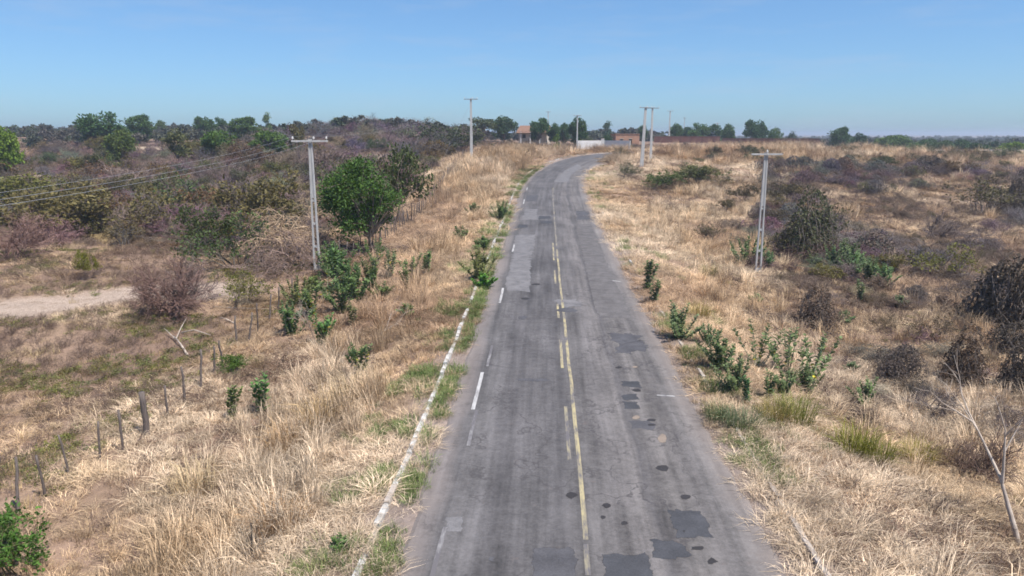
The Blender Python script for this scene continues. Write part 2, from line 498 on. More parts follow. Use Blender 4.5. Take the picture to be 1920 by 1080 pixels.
def np_mesh(name, V, F, mat, shade=None):
    """V (n,3), F (m,k) arrays straight to a mesh"""
    me = bpy.data.meshes.new(name)
    V = np.ascontiguousarray(V, dtype=np.float32); F = np.ascontiguousarray(F, dtype=np.int32)
    k = F.shape[1]
    me.vertices.add(len(V)); me.vertices.foreach_set('co', V.ravel())
    me.loops.add(F.size); me.loops.foreach_set('vertex_index', F.ravel())
    me.polygons.add(len(F)); me.polygons.foreach_set('loop_start', np.arange(0, F.size, k, dtype=np.int32))
    try: me.polygons.foreach_set('loop_total', np.full(len(F), k, dtype=np.int32))
    except Exception: pass
    if shade is not None:
        a = me.attributes.new('shade', 'FLOAT', 'POINT')
        a.data.foreach_set('value', np.ascontiguousarray(shade, dtype=np.float32))
    if mat is not None: me.materials.append(mat)
    me.update(calc_edges=True); me.validate()
    return me

# ------------------------------------------------------------------ ground
def axis(parts):
    out = [parts[0][0]]
    for a, b, st in parts:
        n = max(1, int(round((b - a) / st)))
        out.extend(list(np.linspace(a, b, n + 1)[1:]))
    return np.array(out)
gx = axis([(-6000, -1500, 750), (-1500, -500, 100), (-500, -160, 20), (-160, -70, 4), (-70, -26, 1.4), (-26, -6, .55), (-6, -1.5, .3), (-1.5, 6, .5), (6, 9.5, .3), (9.5, 30, .55), (30, 80, 1.4), (80, 170, 4), (170, 500, 20), (500, 1500, 100), (1500, 6000, 750)])
gy = axis([(-200, -20, 30), (-20, 8, 4), (8, 60, .5), (60, 120, .8), (120, 200, 1.3), (200, 300, 3), (300, 600, 12), (600, 1500, 60), (1500, 9000, 500)])
GX, GY = np.meshgrid(gx, gy)
GU, GV = road_uv(GX.ravel(), GY.ravel())
GZ = terrain(GX.ravel(), GY.ravel(), GU)
nx, ny = len(gx), len(gy)
idx = np.arange(nx * ny).reshape(ny, nx)
F = np.stack([idx[:-1, :-1].ravel(), idx[:-1, 1:].ravel(), idx[1:, 1:].ravel(), idx[1:, :-1].ravel()], 1)
gme = np_mesh('ground', np.stack([GX.ravel(), GY.ravel(), GZ], 1), F, M['ground'])
gme.polygons.foreach_set('use_smooth', [True] * len(gme.polygons))

PATH_A = [at(-60, 585), at(60, 578), at(170, 562), at(290, 545), at(420, 545)]
def path_mask(x, y):
    best = np.full(np.shape(x), 1e9)
    for a, b in zip(PATH_A[:-1], PATH_A[1:]):
        d = (b - a)[:2]; L2 = d @ d
        t = np.clip(((x - a[0]) * d[0] + (y - a[1]) * d[1]) / L2, 0, 1)
        best = np.minimum(best, np.hypot(x - a[0] - t * d[0], y - a[1] - t * d[1]))
    return 1 - sstep(1.2, 3.2, best + 1.2 * (fbm(x * .5, y * .5, 71) - .5))

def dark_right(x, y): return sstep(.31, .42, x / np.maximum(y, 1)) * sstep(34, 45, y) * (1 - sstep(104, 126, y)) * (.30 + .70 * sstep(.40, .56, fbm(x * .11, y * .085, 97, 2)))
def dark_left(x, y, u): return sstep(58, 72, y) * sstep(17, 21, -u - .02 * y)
def soil_colour(x, y, u):
    n = fbm(x * .12, y * .12, 31)[:, None]
    n2 = fbm(x * .5, y * .5, 41)[:, None]
    straw, pink, brown = np.array([.27, .19, .125]), np.array([.29, .195, .15]), np.array([.15, .098, .072])
    c = straw * n2 + pink * (1 - n2)
    c = c * (1 - .55 * sstep(.42, .68, n)) + brown * .55 * sstep(.42, .68, n)
    a = np.abs(u)[:, None]
    sh = np.array([.25, .198, .17])
    k = 1 - sstep(4.9, 6.0, a)
    c = c * (1 - k) + sh * k
    p = path_mask(x, y)[:, None] * (u < -12)[:, None]
    c = c * (1 - p) + np.array([.36, .28, .225]) * p
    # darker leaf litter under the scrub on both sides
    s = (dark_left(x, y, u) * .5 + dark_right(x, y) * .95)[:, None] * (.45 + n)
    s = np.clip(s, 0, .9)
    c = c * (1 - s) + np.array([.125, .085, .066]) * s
    return c
CLEARINGS = [(at(296, 277), 15.0, 9.0), (at(388, 273), 11.0, 8.0), (at(690, 296), 7.0, 6.0), (at(60, 330), 6.0, 4.0)]
def clearing(x, y):
    m = np.zeros(np.shape(x))
    for c_, rx, ry in CLEARINGS:
        m = np.maximum(m, 1 - sstep(.7, 1.15, np.hypot((x - c_[0]) / rx, (y - c_[1]) / ry) + .3 * (fbm(x * .15, y * .15, 83, 2) - .5)))
    return m
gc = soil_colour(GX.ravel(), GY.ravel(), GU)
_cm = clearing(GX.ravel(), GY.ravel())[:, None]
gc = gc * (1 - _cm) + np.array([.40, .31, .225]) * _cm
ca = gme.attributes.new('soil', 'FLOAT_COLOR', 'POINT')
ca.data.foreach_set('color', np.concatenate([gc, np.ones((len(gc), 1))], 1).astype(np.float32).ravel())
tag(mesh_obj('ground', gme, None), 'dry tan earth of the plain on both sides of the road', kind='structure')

# ------------------------------------------------------------------ road, markings, patches, kerbs
def uv_strip(name, rows, mat, parent=None):
    """rows: list of lists of (u, v, dz); the UV map holds metres across and along"""
    n = len(rows[0]); V = []; UV = []
    for r in rows:
        for (u, v, dz) in r:
            V.append(road_pt(u, v, dz)); UV.append((u, v))
    Fs = []
    for i in range(len(rows) - 1):
        for k in range(n - 1):
            Fs.append((i * n + k, i * n + k + 1, (i + 1) * n + k + 1, (i + 1) * n + k))
    me = bpy.data.meshes.new(name)
    me.from_pydata(V, [], Fs)
    ul = me.uv_layers.new(name='UVMap')
    li = np.zeros(len(me.loops), dtype=np.int32); me.loops.foreach_get('vertex_index', li)
    ul.data.foreach_set('uv', np.array(UV, dtype=np.float32)[li].ravel())
    me.materials.append(mat); me.update()
    return link(bpy.data.objects.new(name, me), parent)

V0, V1 = v_of_y(-12), CLS[-1] - 2
rows = []
for v in np.arange(V0, V1, .5):
    jl = .34 * (fbm(np.array([v * .33]), np.array([.5]), 5)[0] - .5) + .26 * (vnoise(np.array([v * 1.7]), np.array([3.5]), 6)[0] - .5) + .12 * random.uniform(-.5, .5)
    jr = .34 * (fbm(np.array([v * .33]), np.array([7.5]), 5)[0] - .5) + .26 * (vnoise(np.array([v * 1.7]), np.array([9.5]), 6)[0] - .5) + .12 * random.uniform(-.5, .5)
    rows.append([(-4.34 + jl, v, -.09), (-4.12 + jl, v, -.012), (-3.3, v, 0), (-1.1, v, 0), (1.1, v, 0), (3.3, v, 0), (4.08 + jr, v, -.012), (4.30 + jr, v, -.09)])
road = tag(uv_strip('road', rows, M['asphalt']), 'worn grey asphalt road curving right in the distance', kind='structure')

def line(name, u, va, vb, w, mat, dz=.005, wob=.03):
    n = max(2, int((vb - va) / .4) + 1)
    rr = []
    for v in np.linspace(va, vb, n):
        o = wob * (vnoise(np.array([v * .5]), np.array([u]), 51)[0] - .5)
        rr.append([(u - w / 2 + o, v, dz), (u + w / 2 + o, v, dz)])
    return uv_strip(name, rr, mat, road)

def vp(px, py): return road_at(px, py)[1]
# long yellow centre line and the broken remains of the second one beside it
line('centre_line', 0.0, vp(1097, 1012), vp(1041, 468), .12, M['yellow'])
line('centre_line', 0.0, vp(1041, 462), vp(1036, 352), .11, M['yellow_faint'])
line('centre_line', 0.0, vp(1103, 1079), vp(1098, 1020), .12, M['yellow_faint'])
for a, b in (((1068, 862), (1061, 762)), ((1056, 690), (1053, 637)), ((1049, 596), (1047, 570)), ((1046, 532), (1043, 507)), ((1040, 488), (1038, 455))):
    line('centre_line', -.27, vp(*a), vp(*b), .11, M['yellow_faint'] if a[1] > 800 else M['yellow'])
for a, b in (((886, 768), (905, 698)), ((937, 568), (943, 540)), ((961, 472), (965, 456)), ((981, 382), (984, 374)), ((988, 357), (989, 351))):
    ua, ub = road_at(*a), road_at(*b)
    line('edge_line', (ua[0] + ub[0]) / 2, ua[1], ub[1], .13, M['white'])
for k in range(3):
    line('edge_line', -3.30 + .05 * math.sin(k), vp(835, 980) + 7.4 * k - 3, vp(835, 980) + 7.4 * k - .2, .11, M['white_faint'])
for (a, b, w) in (((1232, 741), (1265, 743), .11), ((1148, 526), (1163, 528), .14)):
    (u0, v0), (u1, v1) = road_at(*a), road_at(*b)
    uv_strip('cross_mark', [[(u0, v0 - w / 2, .006), (u1, v1 - w / 2, .006)], [(u0, v0 + w / 2, .006), (u1, v1 + w / 2, .006)]], M['white'], road)

def patch(name, poly, mat, dz=.004, jit=.055, step=.13):
    P = np.array([road_at(*p) for p in poly])
    pts = []
    for i in range(len(P)):
        a, b = P[i], P[(i + 1) % len(P)]
        n = max(1, int(np.linalg.norm(b - a) / step))
        for k in range(n):
            pts.append(a + (b - a) * k / n)
    pts = np.array(pts)
    pts += RNG.uniform(-jit, jit, pts.shape)
    c = pts.mean(0)
    n = len(pts)
    rim = max(.03, min(.14, .2 * np.abs(pts - c).mean()))
    dl = np.linalg.norm(pts - c, axis=1)[:, None]
    inn, out = c + (pts - c) * np.maximum(1 - rim / dl, .2), c + (pts - c) * (1 + .6 * rim / dl)
    V = [road_pt(c[0], c[1], dz)] + [road_pt(p[0], p[1], dz) for p in inn] + [road_pt(p[0], p[1], dz) for p in out]
    me = bpy.data.meshes.new(name)
    me.from_pydata(V, [], [(0, 1 + k, 1 + (k + 1) % n) for k in range(n)] + [(1 + k, 1 + n + k, 1 + n + (k + 1) % n, 1 + (k + 1) % n) for k in range(n)])
    ea = me.attributes.new('edge', 'FLOAT', 'POINT'); ea.data.foreach_set('value', np.array([1.0] * (n + 1) + [0.0] * n, dtype=np.float32))
    me.materials.append(mat); me.update()
    return link(bpy.data.objects.new(name, me), road)

patch('repair_patch', [(1252, 955), (1312, 958), (1322, 972), (1336, 1007), (1272, 1008)], M['patch_dark'])
patch('repair_patch', [(1220, 1011), (1265, 1014), (1284, 1024), (1300, 1044), (1262, 1048), (1228, 1044)], M['patch_dark'], .0045)
patch('repair_patch', [(1131, 1040), (1214, 1038), (1228, 1085), (1134, 1085)], M['patch_dark'], .0042)
patch('repair_patch', [(1000, 1028), (1078, 1028), (1082, 1085), (1000, 1085)], M['patch_mid'], .0035)
patch('repair_patch', [(1165, 714), (1198, 715), (1202, 727), (1168, 724)], M['patch_dark'])
patch('repair_patch', [(1165, 740), (1192, 739), (1196, 749), (1168, 750)], M['patch_dark'])
patch('repair_patch', [(1168, 753), (1196, 754), (1198, 767), (1174, 767)], M['patch_dark'])
patch('repair_patch', [(1180, 790), (1216, 788), (1231, 797), (1224, 806), (1184, 803)], M['patch_mid'], .0044)
patch('repair_patch', [(1146, 624), (1196, 626), (1214, 658), (1160, 664)], M['patch_mid'], .003, .2)
patch('repair_patch', [(1010, 405), (1032, 405), (1033, 410), (1010, 411)], M['patch_dark'])
patch('repair_patch', [(1013, 414), (1036, 414), (1036, 419), (1014, 419)], M['patch_dark'])
patch('repair_patch', [(972, 421), (989, 421), (989, 427), (971, 428)], M['patch_dark'])
patch('repair_patch', [(985, 392), (1008, 392), (1008, 412), (978, 412)], M['patch_pale'], .003, .15)
patch('repair_patch', [(970, 440), (1002, 440), (992, 500), (988, 548), (951, 545), (958, 500)], M['patch_pale'], .0032, .22)
patch('repair_patch', [(1082, 420), (1106, 420), (1118, 448), (1150, 522), (1182, 596), (1124, 596), (1104, 520)], M['patch_worn'], .0026, .14)
patch('repair_patch', [(1033, 562), (1080, 561), (1098, 573), (1060, 577)], M['patch_pale'], .0034, .12)
patch('repair_patch', [(835, 970), (868, 970), (866, 998), (838, 998)], M['patch_pale'], .004, .04)
patch('repair_patch', [(1040, 342), (1064, 341), (1070, 328), (1093, 314), (1085, 308), (1060, 320)], M['patch_pale'], .003, .2)
patch('repair_patch', [(988, 366), (1010, 366), (1006, 377), (985, 377)], M['patch_mid'], .003, .1)
patch('repair_patch', [(1080, 395), (1104, 396), (1106, 412), (1082, 412)], M['patch_mid'], .003, .15)
for px, py, w, h, mt in ((1242, 878, 12, 7, 'hole'), (1285, 932, 11, 5, 'hole'), (1071, 929, 12, 6, 'hole'), (1137, 948, 8, 5, 'hole'), (1335, 1052, 9, 7, 'hole'),
                         (1308, 1028, 14, 4, 'hole'), (1222, 788, 9, 3, 'hole'), (1222, 797, 8, 3, 'hole'), (1194, 732, 9, 3, 'hole'), (1160, 689, 8, 2, 'hole'),
                         (1242, 822, 8, 9, 'patch_sand'), (1190, 688, 6, 2, 'patch_sand'), (1192, 783, 8, 4, 'patch_sand'), (1005, 533, 9, 2, 'hole'), (980, 596, 10, 4, 'patch_mid'),
                         (1000, 712, 40, 3, 'patch_mid'), (985, 560, 8, 2, 'hole'), (1063, 582, 22, 5, 'patch_mid'), (1282, 996, 3, 2, 'hole'), (1131, 970, 5, 4, 'hole'), (1171, 981, 6, 4, 'hole'), (922, 1050, 5, 5, 'patch_mid'), (1052, 1053, 5, 9, 'patch_mid')):
    ang = np.linspace(0, 2 * math.pi, 9)[:-1]
    patch('pothole', [(px + w * math.cos(a) * random.uniform(.75, 1.15), py + h * math.sin(a) * random.uniform(.7, 1.15)) for a in ang], M[mt], .0055, .02, .5)

# kerbs: whitewashed stones, some sunk into the verge
def kerb_stone_mesh(k):
    r = random.Random(k)
    b = MB()
    L, W, H = .96, .15, .34
    ch = .02
    prof = [(-W / 2, -H), (W / 2, -H), (W / 2, -ch * 1.6), (W / 2 - ch, 0), (-W / 2 + ch, 0), (-W / 2, -ch * 1.6)]
    vs = []
    for y in (-L / 2, -L * .17, L * .17, L / 2):
        for (x, z) in prof:
            vs.append((x + r.uniform(-.008, .008), y, z + r.uniform(-.012, .008)))
    n = len(prof); fs = [tuple(range(n)), tuple(range(4 * n - 1, 3 * n - 1, -1))]
    for i in range(3):
        for j in range(n):
            fs.append((i * n + j, (i + 1) * n + j, (i + 1) * n + (j + 1) % n, i * n + (j + 1) % n))
    b.add(vs, fs)
    return b.mesh('kerb_stone', M['kerb'])
KM = [kerb_stone_mesh(k) for k in range(5)]
KMb = [m.copy() for m in KM]
for m in KMb: m.materials[0] = M['kerb_bare']
def kerb(name, u, va, vb, label, up, bare, seed, amp=.40):
    root = empty(name, road_pt(u, va, 0))
    tag(root, label, kind='structure')
    R0 = np.array(root.location)
    for v in np.arange(va, vb, 1.0):
        nz = fbm(np.array([v * .62]), np.array([seed + .3]), seed, 2)[0]
        o = bpy.data.objects.new('kerb_stone', random.choice(KMb if random.random() < bare(v) else KM))
        link(o, root)
        p, p2 = np.array(road_pt(u, v)), np.array(road_pt(u, v + .4))
        d = p2 - p
        gz = float(terrain(p[0], p[1])[0])
        o.location = tuple(np.array((p[0], p[1], gz + up + amp * (nz - .52) + random.uniform(-.015, .015))) - R0)
        o.rotation_euler = (random.uniform(-.02, .02), random.uniform(-.06, .06), math.atan2(d[1], d[0]) - math.pi / 2 + random.uniform(-.02, .02))
    return root
kerb('kerb', -4.92, v_of_y(10), v_of_y(152) + 12, 'broken line of whitewashed kerb stones along the grassy verge', .125, lambda v: .12 if v < 130 else .45, 4)
kerb('kerb', 5.02, v_of_y(10), v_of_y(135), 'half buried unpainted kerb stones in the dry grass', .02, lambda v: .8, 8)

# ------------------------------------------------------------------ vegetation builders
def rot_axis(v, ax, a):
    ax = ax / (np.linalg.norm(ax) + 1e-9)
    return v * math.cos(a) + np.cross(ax, v) * math.sin(a) + ax * (ax @ v) * (1 - math.cos(a))

def grow(rs, p, d, length, r, depth, maxd, out, tips, spread=.6, kids=(3, 5), droop=0.0, wander=.22, shrink=(.5, .75), env=None):
    """branch skeleton: out gets (p0, p1, r0, r1, depth)"""
    nseg = 3 if depth < 2 else 2
    pts = [p.copy()]
    for k in range(nseg):
        d = d + rs.normal(0, wander, 3) + np.array([0, 0, -droop * (depth + 1)])
        d = d / np.linalg.norm(d)
        p = p + d * length / nseg
        if p[2] < .03: p[2] = .03
        pts.append(p.copy())
    for k in range(nseg):
        ra, rb = r * (1 - .55 * k / nseg), r * (1 - .55 * (k + 1) / nseg)
        out.append((pts[k], pts[k + 1], ra, rb, depth))
    if depth >= maxd:
        tips.append((pts[-1], d)); return
    n = rs.integers(kids[0], kids[1] + 1)
    for k in range(n):
        t = rs.uniform(.35, 1.0) if k else 1.0
        f = t * nseg; i = min(int(f), nseg - 1)
        q = pts[i] + (pts[i + 1] - pts[i]) * (f - i)
        ax = rs.normal(0, 1, 3)
        nd = rot_axis(d, np.cross(d, ax), rs.uniform(.4, 1.2) * spread)
        grow(rs, q, nd, length * rs.uniform(*shrink), r * .55 * (1 - .3 * (1 - t)), depth + 1, maxd, out, tips, spread, kids, droop, wander, shrink)

def skeleton_mesh(name, segs, mat, rs, thick_n=5, thin=.012, minr=.0035, bark=None):
    """thick limbs as tubes, twigs as three-sided slivers"""
    V, Fq, S = [], [], []
    for (a, b, r0, r1, dep) in segs:
        n = thick_n if r0 > thin else 3
        r0, r1 = max(r0, minr), max(r1, minr)
        d = b - a; L = np.linalg.norm(d)
        if L < 1e-5: continue
        d = d / L
        u = np.cross(d, (0, 0, 1) if abs(d[2]) < .9 else (1, 0, 0)); u /= np.linalg.norm(u)
        w = np.cross(d, u)
        o = len(V); sh = rs.uniform(.25, .85)
        for (c, r) in ((a, r0), (b, r1)):
            for k in range(n):
                t = 2 * math.pi * k / n
                V.append(c + r * (math.cos(t) * u + math.sin(t) * w)); S.append(sh)
        for k in range(n):
            k2 = (k + 1) % n
            Fq.append((o + k, o + k2, o + n + k2, o + n + k))
    me = np_mesh(name, np.array(V), np.array(Fq), mat, np.array(S))
    return me

def leaf_cloud(P, N, size, rs, aspect=.55, up=.35, jit=.35):
    """one folded quad pair per leaf: (n,3) centres, (n,3) outward directions"""
    n = len(P)
    d = N + rs.normal(0, .7, (n, 3)); d[:, 2] += up * rs.uniform(-.6, 1, n)
    d /= np.linalg.norm(d, axis=1)[:, None] + 1e-9
    r = rs.normal(0, 1, (n, 3)); s = np.cross(d, r); s /= np.linalg.norm(s, axis=1)[:, None] + 1e-9
    nn = np.cross(d, s)
    L = size * rs.uniform(1 - jit, 1 + jit, n)[:, None]
    W = L * aspect
    v0 = P - d * L * .5; v2 = P + d * L * .5 - nn * L * .08
    v1 = P + s * W * .5 + nn * L * .12; v3 = P - s * W * .5 + nn * L * .12
    V = np.stack([v0, v1, v2, v3], 1).reshape(-1, 3)
    b = np.arange(n) * 4
    Ft = np.concatenate([np.stack([b, b + 1, b + 2], 1), np.stack([b, b + 2, b + 3], 1)])
    sh = np.repeat(np.clip(rs.normal(.5, .22, n), 0, 1), 4)
    return V, Ft, sh

def leaf_mesh(name, P, N, size, rs, **kw):
    V, Ft, sh = leaf_cloud(np.array(P), np.array(N), size, rs, **kw)
    return np_mesh(name, V, Ft, M['leaf'], sh)

# --- bare / leafy scrub, about 1 m tall and 1.3 m wide at scale 1, in several shapes
def scrub(seed, stems=7, maxd=3, spread=.75, tilt=.75, leaves=0, leaf=.05, kids=(3, 5), flat=1.0, droop=0.0, top=False):
    rs = np.random.default_rng(seed)
    segs, tips = [], []
    for k in range(stems):
        a = rs.uniform(0, 2 * math.pi); t = rs.uniform(.1, tilt)
        d = np.array([math.sin(t) * math.cos(a), math.sin(t) * math.sin(a), math.cos(t)])
        p = np.array([rs.normal(0, .07), rs.normal(0, .07), -.05])
        grow(rs, p, d, rs.uniform(.34, .5), rs.uniform(.012, .022), 0, maxd, segs, tips, spread, kids, droop)
    zmax = max(s[1][2] for s in segs)
    k = 1.0 / zmax
    segs = [(a * k * np.array([1, 1, flat]), b * k * np.array([1, 1, flat]), r0, r1, dp) for a, b, r0, r1, dp in segs]
    tips = [(p * k * np.array([1, 1, flat]), d) for p, d in tips]
    tw = skeleton_mesh('branches', segs, M['twig'], rs, 4, .012, .0030)
    lf = None
    if leaves:
        ii = rs.integers(0, len(tips), leaves)
        P = np.array([tips[i][0] for i in ii]) + rs.normal(0, .045, (leaves, 3))
        if top:
            keep = P[:, 2] > np.quantile(P[:, 2], .25); P = P[keep]; ii = ii[keep]
        P[:, 2] = np.maximum(P[:, 2], .02)
        Nn = np.array([tips[i][1] for i in ii])
        lf = leaf_mesh('foliage', P, Nn, leaf, rs)
    return tw, lf

BARE = [scrub(100 + k, stems=10, maxd=3, tilt=1.05, kids=(4, 6)) for k in range(5)]
LEAFY = [scrub(200 + k, stems=7, maxd=3, tilt=.9, leaves=3200, leaf=.060, kids=(3, 4), top=True) for k in range(4)]
SPARSE = [scrub(300 + k, stems=7, maxd=3, tilt=.85, leaves=1300, leaf=.055, kids=(3, 5), top=True) for k in range(4)]
TANGLE = [scrub(400 + k, stems=14, maxd=3, tilt=1.35, spread=1.1, kids=(4, 6), flat=.8, droop=.10) for k in range(4)]

# --- vine-draped mounds: leaves and dead vines down to the ground over a lumpy dome or cone
def mound(seed, cone=0.0, leaves=4200, leaf=.055, strands=150):
    rs = np.random.default_rng(seed)
    segs = []
    L = [(0.0, 0.0, .42, 1.0)] + [(rs.normal(0, .34), rs.normal(0, .34), rs.uniform(.22, .4), rs.uniform(.35, .8)) for _ in range(6)]
    if cone: L = [(0.0, 0.0, .36, 1.0), (rs.normal(0, .12), rs.normal(0, .12), .34, .8)] + [(rs.normal(0, .3), rs.normal(0, .3), rs.uniform(.2, .34), rs.uniform(.3, .55)) for _ in range(4)]
    W = np.array([l[2] ** 2 * l[3] for l in L]); W /= W.sum()
    n = leaves
    pick = rs.choice(len(L), n, p=W); LA = np.array(L)[pick]
    t = rs.uniform(0, 1, n); a = rs.uniform(0, 6.28, n)
    rr_ = LA[:, 2] * np.sqrt(1 - t ** 2 * .97) * (1 + .18 * np.sin(4 * a + pick)) * np.clip(rs.normal(.92, .16, n), .2, 1.25)
    P = np.stack([LA[:, 0] + rr_ * np.cos(a), LA[:, 1] + rr_ * np.sin(a), t * LA[:, 3] + rs.normal(0, .035, n)], 1)
    clump_ = vnoise(P[:, 0] * 7 + 50, P[:, 2] * 7 + P[:, 1] * 5 + 50, seed)
    keep = clump_ > .34; P = P[keep]; a = a[keep]
    P[:, 2] = np.maximum(P[:, 2], .01)
    N = np.stack([np.cos(a), np.sin(a), np.full(len(a), -.4)], 1)
    lf = leaf_mesh('foliage', P, N, leaf, rs, up=-.4)
    for k in range(strands):
        l = L[rs.choice(len(L), p=W)]
        a0, t0 = rs.uniform(0, 6.28), rs.uniform(.3, 1.0); prev = None
        for j in range(5):
            tt = max(0.0, t0 - j * t0 / 4.2); a0 += .25 * rs.normal(0, 1)
            r0 = l[2] * math.sqrt(1 - tt * tt * .97) * rs.uniform(.9, 1.15)
            q = np.array([l[0] + r0 * math.cos(a0), l[1] + r0 * math.sin(a0), tt * l[3]])
            if prev is not None: segs.append((prev, q, .006, .004, 2))
            prev = q
    for k in range(60):
        l = L[rs.choice(len(L), p=W)]; a0, t0 = rs.uniform(0, 6.28), rs.uniform(.2, .95)
        r0 = l[2] * math.sqrt(1 - t0 * t0 * .97); q = np.array([l[0] + r0 * math.cos(a0), l[1] + r0 * math.sin(a0), t0 * l[3]])
        segs.append((q, q + np.array([rs.uniform(.05, .2) * math.cos(a0), rs.uniform(.05, .2) * math.sin(a0), rs.uniform(-.02, .16)]), .005, .003, 2))
    for k in range(10):
        a0 = rs.uniform(0, 6.28); segs.append((np.array([0, 0, -.05]), np.array([.3 * math.cos(a0), .3 * math.sin(a0), rs.uniform(.5, .9)]), .02, .01, 0))
    return skeleton_mesh('branches', segs, M['twig'], rs, 4, .012, .003), lf
MOUND = [mound(700), mound(701), mound(702, .3), mound(703, .0)]
CONE = [mound(710, 1.0), mound(711, .7)]

def scrub_thing(name, proto, loc, sc, tint_t, tint_l, label, group, rs, cat='bush', squash=1.0):
    tw, lf = proto
    rz = rs.uniform(0, 6.28)
    if lf is None:
        o = bpy.data.objects.new(name, tw); link(o)
    else:
        o = bpy.data.objects.new(name, None); o.empty_display_size = .2; link(o)
        for nm, me, tc in (('branches', tw, tint_t), ('foliage', lf, tint_l)):
            c = bpy.data.objects.new(nm, me); link(c, o); c.color = (*tc, 1)
    o.color = (*tint_t, 1)
    o.location = loc; o.rotation_euler = (rs.normal(0, .05), rs.normal(0, .05), rz)
    w = sc * rs.uniform(.9, 1.2)
    o.scale = (w, w, sc * squash)
    tag(o, label, cat, group)
    return o

# --- broadleaf trees: trunk with limbs plus a crown of leaf clumps with gaps
def tree_meshes(seed, h=6.0, crown_w=5.5, trunk_h=1.6, lobes=11, leaves=3200, leaf=.3, r=.16, tight=.75, low=.25):
    rs = np.random.default_rng(seed)
    segs, tips = [], []
    p, d = np.array([0, 0, -.3]), np.array([rs.normal(0, .1), rs.normal(0, .1), 1.0])
    pts = [p]
    for k in range(4):
        d = d + np.append(rs.normal(0, .10, 2), 0); d /= np.linalg.norm(d)
        p = p + d * (trunk_h + .3) / 4; pts.append(p)
    for k in range(4):
        segs.append((pts[k], pts[k + 1], r * (1 - .12 * k), r * (1 - .12 * (k + 1)), 0))
    L = []
    cz = (trunk_h * (1 - low) + h) / 2 + .1; hz = (h - trunk_h * (1 - low)) / 2
    for k in range(lobes):
        for _ in range(40):
            q = rs.uniform(-1, 1, 3)
            m = np.linalg.norm(q)
            if .25 < m < .82: break
        c = np.array([q[0] * crown_w / 2, q[1] * crown_w / 2, cz + q[2] * hz])
        R = np.array([crown_w * rs.uniform(.17, .27), crown_w * rs.uniform(.17, .27), hz * rs.uniform(.26, .40)])
        L.append((c, R))
        a = pts[-1] + np.array([0, 0, -rs.uniform(0, .25 * trunk_h)])
        mid = (a + c) / 2 + rs.normal(0, .12, 3) * crown_w * .2
        segs.append((a, mid, r * .5, r * .33, 1)); segs.append((mid, c, r * .33, r * .12, 1))
        for j in range(3):
            e = c + rs.normal(0, .6, 3) * R
            segs.append((c, e, r * .12, r * .05, 2))
    tw = skeleton_mesh('trunk', segs, M['bark'], rs, 7, .02, .01)
    per = leaves // lobes
    P, N = [], []
    for c, R in L:
        v = rs.normal(0, 1, (per, 3)); v /= np.linalg.norm(v, axis=1)[:, None]
        rad = np.clip(rs.uniform(0, 1, per) ** .33, .2, 1) * (tight + rs.uniform(0, 1 - tight + .12, per))
        # small clumps inside each lobe
        cl = rs.normal(0, 1, (14, 3)); cl /= np.linalg.norm(cl, axis=1)[:, None]
        pick = rs.integers(0, 14, per)
        v = v * .55 + cl[pick] * .75; v /= np.linalg.norm(v, axis=1)[:, None]
        P.append(c + v * rad[:, None] * R); N.append(v)
    P, N = np.concatenate(P), np.concatenate(N)
    lf = leaf_mesh('crown', P, N, leaf, rs, aspect=.6)
    return tw, lf

def place_tree(name, meshes, loc, tint_, label, group=None, s=1.0, rz=0.0, cat='tree', sz=None):
    o = empty(name, loc, rz, s)
    if sz: o.scale = (s * sz[0], s * sz[0], s * sz[1])
    t = bpy.data.objects.new('trunk', meshes[0]); link(t, o)
    c = bpy.data.objects.new('crown', meshes[1]); link(c, o); c.color = (*tint_, 1)
    return tag(o, label, cat, group)

